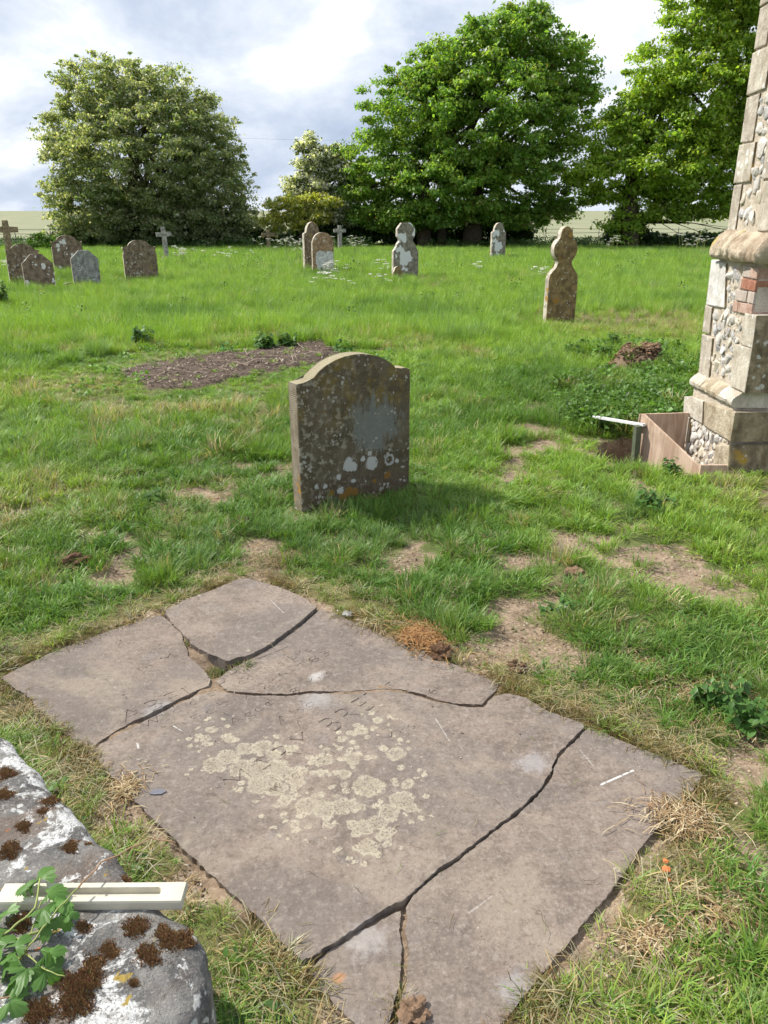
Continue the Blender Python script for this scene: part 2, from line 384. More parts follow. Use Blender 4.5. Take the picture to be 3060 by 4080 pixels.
M_FLINT = [stone_mat('flint_white', (.46, .43, .39), (.68, .65, .60), 22, [], (.28, .27, .28), .35, .6, seed=1, world=True),
           stone_mat('flint_grey', (.28, .27, .27), (.54, .52, .50), 20, [], (.72, .70, .68), .45, .6, seed=2, world=True),
           stone_mat('flint_cream', (.50, .44, .34), (.70, .64, .54), 18, [], (.4, .35, .3), .35, .6, seed=3, world=True)]
M_BRICK = [stone_mat('brick_pink_weathered', (.34, .20, .15), (.50, .36, .29), 16, [], (.58, .5, .44), .45, .6, seed=1),
           stone_mat('brick_bright_orange', (.30, .125, .08), (.44, .23, .16), 18, [], (.3, .1, .05), .4, .8, seed=2),
           stone_mat('brick_grey_buff', (.36, .29, .25), (.50, .43, .38), 16, [], (.58, .52, .46), .4, .5, seed=3)]
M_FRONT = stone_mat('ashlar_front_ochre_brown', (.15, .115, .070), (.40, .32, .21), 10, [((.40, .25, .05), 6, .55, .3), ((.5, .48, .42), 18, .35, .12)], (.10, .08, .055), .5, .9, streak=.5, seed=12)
def front_stain(o):
    me = o.data; me.materials.append(M_FRONT); k = len(me.materials) - 1
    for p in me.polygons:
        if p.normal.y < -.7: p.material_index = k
    return o
XP, XS, XU = 2.275, 2.318, 2.352            # left faces: plinth, shaft, upper stage
YF, YB = 4.945, 5.655                       # front and back faces of the plinth
def flint_meshes():
    out = []
    for k in range(9):
        bm = bmesh.new(); bmesh.ops.create_icosphere(bm, subdivisions=2, radius=1.0); rn = random.Random(k)
        fs = [(Vector((rn.gauss(0, 1), rn.gauss(0, 1), rn.gauss(0, 1))).normalized(), rn.uniform(.42, .85)) for _ in range(10)]
        for v in bm.verts:
            p = v.co.copy()
            for d, r in fs:                 # flat knapped facets
                e = p.dot(d) - r
                if e > 0: p -= d * e
            v.co = p * (1 + .03 * rn.uniform(-1, 1))
        me = bm_mesh('flint_shape', bm); out.append(me)
    return out
FLINT = flint_meshes()
def block(parent, poly_px, xplane, depth, mat, name='ashlar_block', proud=.0, seed=0):
    pts = [(p.y, p.z) for p in (PX(u, v, xplane) for u, v in poly_px)]
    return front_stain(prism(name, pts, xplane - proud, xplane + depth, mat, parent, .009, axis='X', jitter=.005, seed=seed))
def yz_block(parent, y0, y1, z0, z1, x0, x1, mat, name='ashlar_block', seed=0, bev=.009):
    o = prism(name, [(y0, z0), (y1, z0), (y1, z1), (y0, z1)], x0, x1, mat, parent, bev, axis='X', jitter=.004, seed=seed)
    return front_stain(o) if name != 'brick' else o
def build_buttress():
    B = empty('church_buttress', (0, 0, 0))
    tag(B, 'pale stone and flint church buttress with brick patch at right edge', 'buttress')
    XE = 4.2
    core = bmesh.new()
    def cbox(x0, x1, y0, y1, z0, z1):
        r = bmesh.ops.create_cube(core, size=1.0)
        for v in r['verts']: v.co = Vector((x0 + (v.co.x + .5) * (x1 - x0), y0 + (v.co.y + .5) * (y1 - y0), z0 + (v.co.z + .5) * (z1 - z0)))
    cbox(XP + .014, XE, YF + .014, YB - .014, -.62, .46)
    cbox(XS + .012, XE, YF + .035, YB - .035, .44, 1.34)
    cbox(XU + .012, XE, YF + .045, YB - .045, 1.40, 4.3)
    bmesh.ops.subdivide_edges(core, edges=core.edges[:], cuts=6, use_grid_fill=True)
    link('rubble_core', bm_mesh('rubble_core', core), M_MORTAR, B)
    polys = []
    def blk(px, xp, depth, mat, proud=0.0, seed=0):
        polys.append((xp, [(p.y, p.z) for p in (PX(u, v, xp) for u, v in px)])); return block(B, px, xp, depth, mat, 'ashlar_block', proud, seed)
    # plinth: ashlar on the sunlit side
    blk([(2727, 1581), (2749, 1577), (2804, 1598), (2799, 1691), (2724, 1643)], XP, .2, M_ASH, .006, 1)
    blk([(2808, 1602), (2930, 1640), (2912, 1762), (2804, 1695)], XP, .34, M_ASHO, .004, 2)
    blk([(2722, 1648), (2749, 1665), (2742, 1765), (2717, 1755)], XP, .2, M_ASH, .002, 3)
    blk([(2849, 1772), (2905, 1770), (2898, 1880), (2836, 1880)], XP, .42, M_ASHO, .0, 4)
    # shaft
    blk([(2836, 1036), (2894, 1052), (2888, 1230), (2813, 1214)], XS, .2, M_LIME, .005, 5)
    blk([(2811, 1217), (2838, 1223), (2826, 1330), (2799, 1325)], XS, .2, M_ASH2, .004, 6)
    blk([(2798, 1328), (2840, 1345), (2824, 1512), (2783, 1485)], XS, .2, M_ASH2, .004, 7)
    blk([(2969, 1248), (3016, 1258), (2999, 1388), (2951, 1370)], XS, .40, M_ASH, .006, 8)
    blk([(2926, 1368), (2998, 1391), (2968, 1566), (2912, 1537)], XS, .34, M_ASH, .006, 9)
    # upper stage: quoins up the back edge, then the front edge
    yb = YB - .035; yf = YF + .035
    zs = [PY(2895, 924, yb).z, PY(2915, 735, yb).z, PY(2933, 575, yb).z, PY(2955, 383, yb).z, PY(2976, 206, yb).z, PY(2996, 30, yb).z, 3.15, 3.45, 3.8, 4.3]
    wid = [.13, .24, .19, .26, .17, .24, .18, .25, .18]
    for k in range(9):
        yz_block(B, yb - wid[k], yb, zs[k] + .006, zs[k + 1] - .006, XU - .004 * (k % 2), XU + .2, [M_ASH2, M_ASH][k % 2], seed=20 + k)
        polys.append((XU, [(yb - wid[k], zs[k]), (yb, zs[k]), (yb, zs[k + 1]), (yb - wid[k], zs[k + 1])]))
    zq = [1.50, 1.80, 2.08, 2.36, 2.66, 2.98, 3.3, 3.65, 4.3]; wq = [.20, .24, .15, .26, .17, .25, .18, .22]
    for k in range(8):
        yz_block(B, yf, yf + wq[k], zq[k] + .006, zq[k + 1] - .006, XU - .003 * (k % 2), XU + .35 - .1 * (k % 2), [M_ASH, M_ASH2][k % 2], seed=40 + k)
        polys.append((XU, [(yf, zq[k]), (yf + wq[k], zq[k]), (yf + wq[k], zq[k + 1]), (yf, zq[k + 1])]))
    # bricks of the repair under the string course
    bz = 1.005; r = random.Random(3)
    for row in range(4):
        z0, z1 = bz + row * .0745, bz + row * .0745 + .064; y = yf + .0 ; first = True
        ymax = yf + .30 - .02 * row; k = 0
        while y < ymax - .03:
            wd = ([.105, .215, .16] if row % 2 else [.215, .105, .12])[k % 3]; wd = min(wd, ymax - y)
            m = M_BRICK[1] if (row == 2 and first) else M_BRICK[0] if r.random() < .65 else M_BRICK[2]
            yz_block(B, y, y + wd - .011, z0, z1, XS - r.uniform(-.002, .008), XS + (.22 if first else .1), m, 'brick', 60 + row * 9 + k, .004)
            if first:
                for q in range(3):
                    yz_block(B, yf - r.uniform(.0, .006), yf + .1, z0, z1, XS + .231 + q * .226, XS + .231 + q * .226 + .215, M_BRICK[r.choice([0, 2])], 'brick', 100 + row * 5 + q, .004)
            y += wd; k += 1; first = False
        polys.append((XS, [(yf, z0), (ymax, z0), (ymax, z1 + .01), (yf, z1 + .01)]))
    # plinth moulding: three stones round the side, one on the front
    def moulding(y0, y1, mat, seed, nose=XP - .012):
        prof = [(XP, .425), (nose, .440), (nose - .004, .462), (nose + .008, .482), (nose + .03, .503), (XS + .02, .535), (XS + .2, .54), (XS + .2, .425)]
        n = 10; rn = random.Random(seed); bm = bmesh.new(); rings = []
        for i in range(n + 1):
            y = y0 + (y1 - y0) * i / n; rings.append([bm.verts.new((x + rn.uniform(-.004, .004) * (x < XS), y, z + rn.uniform(-.004, .004))) for x, z in prof])
        for i in range(n):
            for j in range(len(prof)):
                a, b = rings[i], rings[i + 1]; bm.faces.new((a[j], a[(j + 1) % len(prof)], b[(j + 1) % len(prof)], b[j]))
        bm.faces.new(rings[0]); bm.faces.new(rings[-1][::-1])
        link('plinth_moulding', bm_mesh('plinth_moulding', bm), mat, B)
    moulding(YB - .19, YB + .012, M_ASH, 1); moulding(YF + .21, YB - .195, M_ASHO, 2); moulding(YF - .01, YF + .205, M_ASH, 3)
    def front_moulding(x0, x1, seed):
        prof = [(YF, .425), (YF - .012, .44), (YF - .014, .465), (YF, .49), (YF + .035, .53), (YF + .1, .53), (YF + .1, .425)]
        rn = random.Random(seed); bm = bmesh.new(); n = 8; rings = []
        for i in range(n + 1):
            x = x0 + (x1 - x0) * i / n; rings.append([bm.verts.new((x, y + rn.uniform(-.003, .003), z + rn.uniform(-.003, .003))) for y, z in prof])
        for i in range(n):
            for j in range(len(prof)):
                a, b = rings[i], rings[i + 1]; bm.faces.new((a[j], a[(j + 1) % len(prof)], b[(j + 1) % len(prof)], b[j]))
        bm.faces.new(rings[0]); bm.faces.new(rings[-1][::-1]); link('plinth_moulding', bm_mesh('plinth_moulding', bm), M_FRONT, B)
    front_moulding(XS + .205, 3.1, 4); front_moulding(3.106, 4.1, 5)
    # string course: heavy worn stones with an undercut
    def string(y0, y1, x_in, seed, front=False, x0=0, x1=0):
        base = [(-.000, 1.318), (.045, 1.322), (.062, 1.345), (.066, 1.38), (.052, 1.415), (.03, 1.450), (-.005, 1.490), (-.04, 1.503), (-.2, 1.503), (-.2, 1.318)]
        rn = random.Random(seed); bm = bmesh.new(); n = 16; rings = []; dz = rn.uniform(-.006, .006)
        for i in range(n + 1):
            t = i / n; w = .008 * math.sin(t * 9 + seed) + .006 * math.sin(t * 23 + seed * 2); ring = []
            for j, (o, z) in enumerate(base):
                jx = rn.uniform(-.006, .006) if j < 8 else 0; jz = rn.uniform(-.005, .005) if 1 < j < 7 else 0
                o2 = o + (w + jx if j < 8 else 0)
                ring.append(bm.verts.new((x_in - o2, y0 + (y1 - y0) * t, z + jz + dz) if not front else (x0 + (x1 - x0) * t, YF + .03 - o2, z + jz + dz)))
            rings.append(ring)
        for i in range(n):
            for j in range(len(base)):
                a, b = rings[i], rings[i + 1]; bm.faces.new((a[j], a[(j + 1) % len(base)], b[(j + 1) % len(base)], b[j]))
        bm.faces.new(rings[0]); bm.faces.new(rings[-1][::-1])
        bmesh.ops.subdivide_edges(bm, edges=[e for e in bm.edges if max(abs(e.verts[0].co.y - e.verts[1].co.y), abs(e.verts[0].co.x - e.verts[1].co.x)) < .2], cuts=2, use_grid_fill=True)
        for v in bm.verts:
            q = v.co * 14 + Vector((seed * 3.1, 0, 0)); dsp = mnoise.fractal(q, .9, 2.0, 5) * .010 + mnoise.noise(v.co * 5) * .008; wear = mnoise.ridged_multi_fractal(Vector((v.co.x * 6, v.co.y * 5 + v.co.z * 9, v.co.z * 22)), 1, 2, 4, 1, 2) * .006
            if front: v.co.y -= (dsp - wear) * (v.co.y < YF + .06)
            else: v.co.x -= (dsp - wear) * (v.co.x < x_in + .06)
            v.co.z += dsp * .5
        o = link('string_course_stone', bm_mesh('string_course_stone', bm), M_STRING, B, True)
    string(YF - .03, YF + .40, XS, 1); string(YF + .405, YB - .01, XS - .006, 2)
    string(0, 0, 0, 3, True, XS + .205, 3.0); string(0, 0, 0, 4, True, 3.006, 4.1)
    # front face: ashlar beyond the quoins
    for k, (z0, z1, w) in enumerate([(.0, .2, .3), (.21, .42, .26), (.55, .76, .34), (.77, .99, .3), (1.51, 1.80, .3), (1.81, 2.1, .36), (2.11, 2.4, .3), (2.41, 2.8, .34), (2.81, 3.3, .3), (3.31, 4.2, .3)]):
        xs = (XP if z1 < .45 else XS if z1 < 1.3 else XU) + [.43, .35][k % 2]
        yy = YF if z1 < .45 else YF + .03 if z1 < 1.3 else YF + .037
        while xs < 4.0:
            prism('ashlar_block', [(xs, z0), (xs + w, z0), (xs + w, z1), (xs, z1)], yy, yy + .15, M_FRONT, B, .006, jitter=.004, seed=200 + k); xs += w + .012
    # flints, each set in the mortar of the side
    def free(xp, y, z, rad):
        for x, P in polys:
            if abs(x - xp) < .02 and dist_poly(np.array([y]), np.array([z]), P)[0] < rad * .55: return False
        return True
    def flints(xp, y0, y1, z0, z1, r0, r1, want, seed, mats):
        rn = random.Random(seed); got = []
        for _ in range(want * 40):
            if len(got) >= want: break
            rad = rn.uniform(r0, r1); y = rn.uniform(y0 + rad * .6, y1 - rad * .6); z = rn.uniform(z0, z1)
            if not free(xp, y, z, rad) or any(math.hypot(y - a, z - b) < (rad + q) * .78 for a, b, q in got): continue
            got.append((y, z, rad))
            o = bpy.data.objects.new('flint', rn.choice(FLINT)); COL.objects.link(o); o.parent = B
            o.location = (xp + .012, y, z); o.rotation_euler = (rn.uniform(0, 6.28), rn.uniform(-.3, .3), rn.uniform(-.3, .3)); o.scale = (rad * .36, rad * rn.uniform(.9, 1.15), rad * rn.uniform(.8, 1.25))
            o.material_slots[0].link = 'OBJECT'; o.material_slots[0].material = mats[rn.randrange(len(mats))]
    for me in FLINT: me.materials.append(M_FLINT[0])
    flints(XU, yf + .13, yb - .1, 1.54, 3.4, .045, .075, 60, 1, [M_FLINT[0], M_FLINT[1], M_FLINT[2], M_FLINT[0]])
    flints(XU, yf + .13, yb - .1, 1.54, 3.4, .02, .035, 40, 2, M_FLINT)
    flints(XS, yf + .1, yb - .05, .57, 1.27, .035, .06, 40, 3, [M_FLINT[0], M_FLINT[0], M_FLINT[1], M_FLINT[2]])
    flints(XS, yf + .05, yb - .03, .57, 1.28, .014, .028, 70, 4, M_FLINT)
    flints(XP, YF + .1, YB - .03, -.02, .28, .03, .06, 26, 5, [M_FLINT[0], M_FLINT[2], M_FLINT[0]])
    flints(XP, YF + .02, YB, -.5, .25, .012, .03, 150, 6, [M_FLINT[2], M_FLINT[0], M_FLINT[1], M_FLINT[2]])
    return B
build_buttress()
# ------------------------------------------------------------------ trees and hedge
M_LEAF = leaf_mat('tree_leaves', trans=.60, rough=.42, spec=.5)
M_LEAFD = leaf_mat('hedge_leaves', trans=.3, rough=.5, spec=.3)
M_BARK = plain_mat('bark', (.075, .058, .042), .95, 6, .5, 1.0, .05, spec=.1)
def leaves(C, n_each, crad, lsize, cols, rng, flat=.48, up=.45, tipcol=None, tipfrac=0.0, aspect=.62):
    """leaf blades round clump centres C (N,3) with radii crad (N,)"""
    N = len(C); idx = np.repeat(np.arange(N), n_each); M = len(idx)
    d = rng.normal(size=(M, 3)); d /= np.linalg.norm(d, axis=1, keepdims=True)
    r = crad[idx] * (rng.random(M) ** .5) * rng.uniform(.7, 1.35, M)
    P = C[idx] + d * r[:, None] * np.array([1, 1, flat])
    nrm = d * .55 + np.array([0, 0, up]) + rng.normal(size=(M, 3)) * .45; nrm /= np.linalg.norm(nrm, axis=1, keepdims=True)
    a = np.cross(nrm, rng.normal(size=(M, 3))); a /= np.linalg.norm(a, axis=1, keepdims=True) + 1e-9; b = np.cross(nrm, a)
    s = lsize * (rng.uniform(.45, 1.35, M) * rng.uniform(.8, 1.2, N)[idx])[:, None]
    drop = np.array([0, 0, -1.0]) * s * .18
    V = np.empty((M, 4, 3)); V[:, 0] = P - a * s * .5; V[:, 1] = P + b * s * .5 * aspect + drop * .2; V[:, 2] = P + a * s * .5 + drop; V[:, 3] = P - b * s * .5 * aspect
    cols = np.asarray(cols); ck = rng.integers(0, len(cols), N)[idx]; own = rng.integers(0, len(cols), M)
    base = np.where((rng.random(M) < .6)[:, None], cols[ck], cols[own]) * rng.uniform(.78, 1.22, M)[:, None]
    if tipcol is not None:
        tf = rng.random(N)[idx] * 1.0
        sel = rng.random(M) < tipfrac * (.35 + 1.3 * tf); tc = np.asarray(tipcol); base[sel] = tc[rng.integers(0, len(tc), sel.sum())] * rng.uniform(.8, 1.15, sel.sum())[:, None]
    colr = np.repeat(np.concatenate([base, np.ones((M, 1))], 1)[:, None, :], 4, 1)
    Q = np.arange(M * 4).reshape(M, 4)
    return V.reshape(-1, 3), Q, colr.reshape(-1, 4)
def px_lobes(L, y, depth=.85):
    out = []
    for q in L:
        u, v, ru, rv = q[:4]; ru = max(ru - 24, ru * .6); rv = max(rv - 20, rv * .6); dy = q[4] if len(q) > 4 else 0.0
        c = PY(u, v, y + dy); e = PY(u + ru, v, y + dy); f = PY(u, v - rv, y + dy)
        out.append((np.array(c), np.array([abs(e.x - c.x), (abs(e.x - c.x) + abs(f.z - c.z)) * .5 * depth, abs(f.z - c.z)])))
    return out
def tree(name, label, lobes, y, trunks, nclump, nleaf, lsize, crad, cols, seed, mat=M_LEAF, group=None, cat='tree', tip=None, tipfrac=0, limb_r=.16, aspect=.62, shell=.72, up=.45):
    rng = np.random.default_rng(seed); LB = px_lobes(lobes, y)
    base = PY(*trunks[0][:2], y); root = empty(name, (base.x, y, 0)); tag(root, label, cat, group)
    wts = np.array([r[0] * r[2] + r[0] * r[1] for _, r in LB]); wts = wts / wts.sum()
    Cs = []; small = []
    for (c, r), w in zip(LB, wts):
        n = max(3, int(nclump * w)); d = rng.normal(size=(n, 3)); d /= np.linalg.norm(d, axis=1, keepdims=True)
        rad = rng.uniform(shell, 1.06, n) * (1 + .13 * np.sin(d[:, 0] * 7 + seed) * np.cos(d[:, 2] * 6 + d[:, 1] * 5))
        inner = rng.random(n) < .18; rad = np.where(inner, rng.uniform(.2, .7, n), rad)
        Cs.append(c + d * r * rad[:, None])
        n2 = max(2, n // 6); d = rng.normal(size=(n2, 3)); d[:, 2] = np.abs(d[:, 2]) * .9; d /= np.linalg.norm(d, axis=1, keepdims=True); sp = c + d * r * rng.uniform(1.05, 1.22, (n2, 1)); Cs.append(sp); small.append(n2 and (n, n2))
    fac = np.concatenate([np.concatenate([np.ones(a), np.full(b, .42)]) for a, b in small]); C = np.concatenate(Cs); ok = C[:, 2] > .12; C = C[ok]; fac = fac[ok]
    cr = rng.uniform(.5, 1.5, len(C)) * crad * fac
    V, Q, col = leaves(C, np.maximum(8, (nleaf * fac ** 1.3)).astype(int), cr, lsize, cols, rng, tipcol=tip, tipfrac=tipfrac, aspect=aspect, up=up)
    V = V - np.array([base.x, y, 0])
    link('crown', np_mesh('crown', V, Q, dict(col=('FLOAT_COLOR', col))), mat, root)
    bag = Bag(); rn = random.Random(seed)
    for u, v0, v1, rad in trunks:          # photo column, base line, height at which it forks
        b0 = PY(u, v0, y); b0.z = -.05; top = PY(u + rn.uniform(-25, 25), v1, y); o = Vector((base.x, y, 0))
        mid = b0.lerp(top, .5) + Vector((rn.uniform(-.15, .15), rn.uniform(-.15, .15), 0))
        bag.add(tube_np([b0 - o, b0.lerp(mid, .2) - o, mid - o, top - o], [rad * 1.5, rad * 1.1, rad, rad * .8], 9))
        for c, r in LB:
            if rn.random() < (1.0 if len(trunks) == 1 else .55):
                e = Vector(c) + Vector((0, 0, r[2] * .3)); m1 = top.lerp(e, .45) + Vector((rn.uniform(-.4, .4), rn.uniform(-.4, .4), rn.uniform(.1, .7)))
                bag.add(tube_np([top - o, m1 - o, e - o], [rad * .6, limb_r * .7, limb_r * .25], 6))
                for _ in range(3):
                    k = Vector(C[rn.randrange(len(C))])
                    if (k - e).length < max(r) * 1.3: bag.add(tube_np([m1 - o, m1.lerp(k, .5) + Vector((0, 0, .2)) - o, k - o], [limb_r * .45, limb_r * .25, .015], 5))
    bag.build('trunk', M_BARK, root)
    return root
TY = 51.0
GB = [(.21, .37, .07), (.27, .42, .08), (.165, .31, .065), (.30, .43, .09)]
GY = [(.35, .50, .07), (.30, .45, .065), (.42, .54, .08), (.25, .40, .065)]
OL = [(.27, .325, .165), (.22, .285, .14), (.33, .365, .21), (.18, .24, .115), (.24, .315, .145)]
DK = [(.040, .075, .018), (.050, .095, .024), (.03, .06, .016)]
tree('broadleaf_tree', 'tall rounded green tree behind the two pale headstones, centre of the tree line',
     [(2030, 150, 210, 140), (1850, 270, 230, 160), (2200, 270, 180, 160), (1660, 440, 230, 190), (1950, 470, 330, 250, -1), (2255, 450, 130, 190), (1530, 660, 190, 160), (1800, 720, 260, 160, -1.5),
      (2090, 690, 230, 160, -1), (1690, 850, 220, 70, -1), (1930, 850, 230, 60, -.5), (2150, 840, 150, 60), (1450, 780, 110, 110), (2330, 380, 90, 70), (2110, 60, 120, 70), (1720, 320, 130, 90), (1480, 860, 110, 60), (1600, 890, 150, 45), (2270, 820, 110, 60), (2020, 880, 160, 40)],
     TY, [(1690, 985, 700, .42), (1880, 985, 690, .55), (1760, 985, 760, .25)], 1450, 135, .20, .62, GB, 11, tip=[(.17, .20, .03), (.20, .19, .04)], tipfrac=.13)
tree('broadleaf_tree', 'bright yellow green tree growing behind the church buttress',
     [(2810, 60, 190, 170), (2660, 310, 190, 170), (2860, 330, 240, 230, -1), (2460, 560, 175, 140), (2690, 600, 240, 180, -1), (2900, 600, 200, 200), (2400, 690, 150, 95, -.5), (2580, 770, 160, 70),
      (2780, 780, 180, 60), (3080, 250, 250, 300), (3120, 620, 220, 200), (2960, -60, 260, 200), (2560, 420, 120, 110), (2320, 695, 85, 55), (2520, 470, 130, 110), (2400, 780, 100, 55), (2560, 840, 110, 45), (2700, 850, 160, 40), (2880, 840, 150, 50), (2480, 890, 90, 60), (2510, 930, 70, 60)],
     TY - 2, [(2510, 985, 760, .5), (2960, 985, 640, .3)], 1300, 135, .20, .62, GY, 12, tip=[(.22, .25, .03)], tipfrac=.14)
tree('flowering_tree', 'broad olive green tree with cream blossom, left of the tree line',
     [(430, 390, 230, 190), (640, 430, 210, 190), (300, 590, 170, 190), (560, 640, 330, 270, -1.2), (820, 560, 150, 190), (800, 760, 210, 180, -.5), (420, 830, 240, 140, -.6), (640, 880, 300, 100, -.4), (930, 860, 120, 130), (260, 800, 110, 140), (930, 640, 70, 90), (350, 930, 170, 70), (560, 950, 200, 60), (780, 940, 200, 70)],
     TY, [(520, 995, 800, .3), (650, 995, 800, .28), (580, 995, 760, .3)], 2000, 105, .175, .52, OL, 13, tip=[(.56, .55, .40), (.64, .62, .50), (.44, .44, .26)], tipfrac=.30, aspect=.55)
tree('hawthorn', 'hawthorn covered in white may blossom between the two big trees', 
     [(1225, 620, 70, 110), (1270, 690, 110, 120), (1340, 660, 90, 110), (1180, 760, 80, 90), (1330, 830, 130, 110), (1400, 740, 80, 140)], TY + 1,
     [(1290, 990, 800, .16)], 420, 85, .17, .42, [(.10, .15, .045), (.14, .18, .06)], 14, tip=[(.78, .78, .74), (.72, .72, .66)], tipfrac=.62, limb_r=.08)
tree('golden_bush', 'low golden yellow bush beneath the white hawthorn blossom',
     [(1150, 830, 110, 70), (1270, 800, 110, 40), (1090, 890, 70, 60), (1220, 870, 110, 60)], TY - .8, [(1190, 990, 900, .08)], 200, 90, .16, .40, [(.34, .38, .08), (.48, .46, .08), (.24, .31, .07)], 15, cat='bush', tip=[(.70, .68, .45), (.62, .58, .12)], tipfrac=.35, limb_r=.05)
tree('hedge_bush', 'bright green bush left of the olive tree by the leftmost stone cross',
     [(150, 960, 70, 50), (230, 975, 90, 55), (100, 985, 60, 35)], TY - 6, [(180, 1010, 980, .06)], 90, 90, .10, .30, [(.07, .15, .02), (.09, .18, .03)], 16, cat='bush', limb_r=.03)
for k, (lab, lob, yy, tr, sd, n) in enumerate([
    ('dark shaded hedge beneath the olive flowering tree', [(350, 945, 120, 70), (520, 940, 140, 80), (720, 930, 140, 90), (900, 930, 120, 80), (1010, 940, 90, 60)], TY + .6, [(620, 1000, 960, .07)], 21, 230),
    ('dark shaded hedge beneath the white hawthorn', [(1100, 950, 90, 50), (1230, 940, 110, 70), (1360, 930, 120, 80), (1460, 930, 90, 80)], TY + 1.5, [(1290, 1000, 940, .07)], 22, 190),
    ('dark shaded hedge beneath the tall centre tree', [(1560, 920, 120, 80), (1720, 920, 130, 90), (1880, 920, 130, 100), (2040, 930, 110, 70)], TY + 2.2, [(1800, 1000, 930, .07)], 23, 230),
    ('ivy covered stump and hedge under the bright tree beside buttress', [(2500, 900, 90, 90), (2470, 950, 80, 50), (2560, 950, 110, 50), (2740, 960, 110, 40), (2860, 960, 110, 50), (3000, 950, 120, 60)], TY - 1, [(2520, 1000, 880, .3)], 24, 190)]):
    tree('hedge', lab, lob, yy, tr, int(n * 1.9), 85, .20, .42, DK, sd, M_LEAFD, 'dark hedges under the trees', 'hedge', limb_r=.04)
# trees far off on the skyline of the field
for k, (u, v, ru, rv, lab) in enumerate([(25, 862, 34, 14, 'far hazy tree clump on the skyline at the left edge'), (72, 866, 22, 10, 'smaller far hazy tree on the skyline, right of the clump')]):
    y = 420.0; rng = np.random.default_rng(60 + k); c = PY(u, v, y); e = PY(u + ru, v - rv, y); R = np.array([e.x - c.x, 4.0, e.z - c.z])
    root = empty('far_tree', (c.x, y, 0)); tag(root, lab, 'tree', 'trees on the skyline')
    d = rng.normal(size=(46, 3)); d /= np.linalg.norm(d, axis=1, keepdims=True)
    C = np.array(c) + d * R * rng.uniform(.4, 1, (46, 1))
    V, Q, colr = leaves(C, 40, np.full(46, 1.3), .8, [(.10, .15, .12), (.12, .17, .15)], rng)
    link('crown', np_mesh('crown', V - np.array([c.x, y, 0]), Q, dict(col=('FLOAT_COLOR', colr))), M_LEAFD, root)
    bag = Bag(); bag.add(tube_np([(0, 0, c.z - R[2] - 4), (0, 0, c.z)], [.5, .3], 6)); bag.build('trunk', M_BARK, root)

# iron estate fence along the field
M_IRON = plain_mat('rusty_iron', (.05, .045, .04), .7, 30, .4, .2, .002)
def fence(label, x0, x1, y0, y1, n, h, rails):
    root = empty('iron_fence', (x0, y0, 0)); tag(root, label, 'fence', None)
    sh = None
    for i in range(n + 1):
        t = i / n; bag = None
        if sh is None:
            bag = Bag(); bag.add(tube_np([(0, 0, -.2), (0, 0, h + .05)], [.025, .022], 5)); o = bag.build('post', M_IRON, root); sh = o.data
        else:
            o = link('post', sh, None, root)
        o.location = ((x1 - x0) * t, (y1 - y0) * t, ground_z(x0 + (x1 - x0) * t, y0 + (y1 - y0) * t))
    for z in rails:
        P = []
        for i in range(n + 1):
            t = i / n; P.append(((x1 - x0) * t, (y1 - y0) * t, z + .02 * math.sin(i * 2.3 + z * 5)))
        Bag().add(tube_np(P, [.017] * len(P), 4)).build('rail', M_IRON, root)
fence('rusty iron field fence behind the trees and the clover topped stone', 2.0, 34.0, 55.0, 55.0, 18, 1.25, (.35, .65, .95, 1.2))
fence('rusty iron field fence behind the leftmost stone cross', -33.0, -12.0, 40.0, 55.0, 13, 1.25, (.35, .65, .95, 1.2))
Bag().add(tube_np([(-60 + 12 * i, 150, 15.2 + .0006 * (i * 12 - 60) ** 2) for i in range(11)], [.013] * 11, 4)).build('overhead_wire', M_IRON)
tag(bpy.data.objects['overhead_wire'], 'thin overhead wire crossing the sky between the two big trees', 'wire')
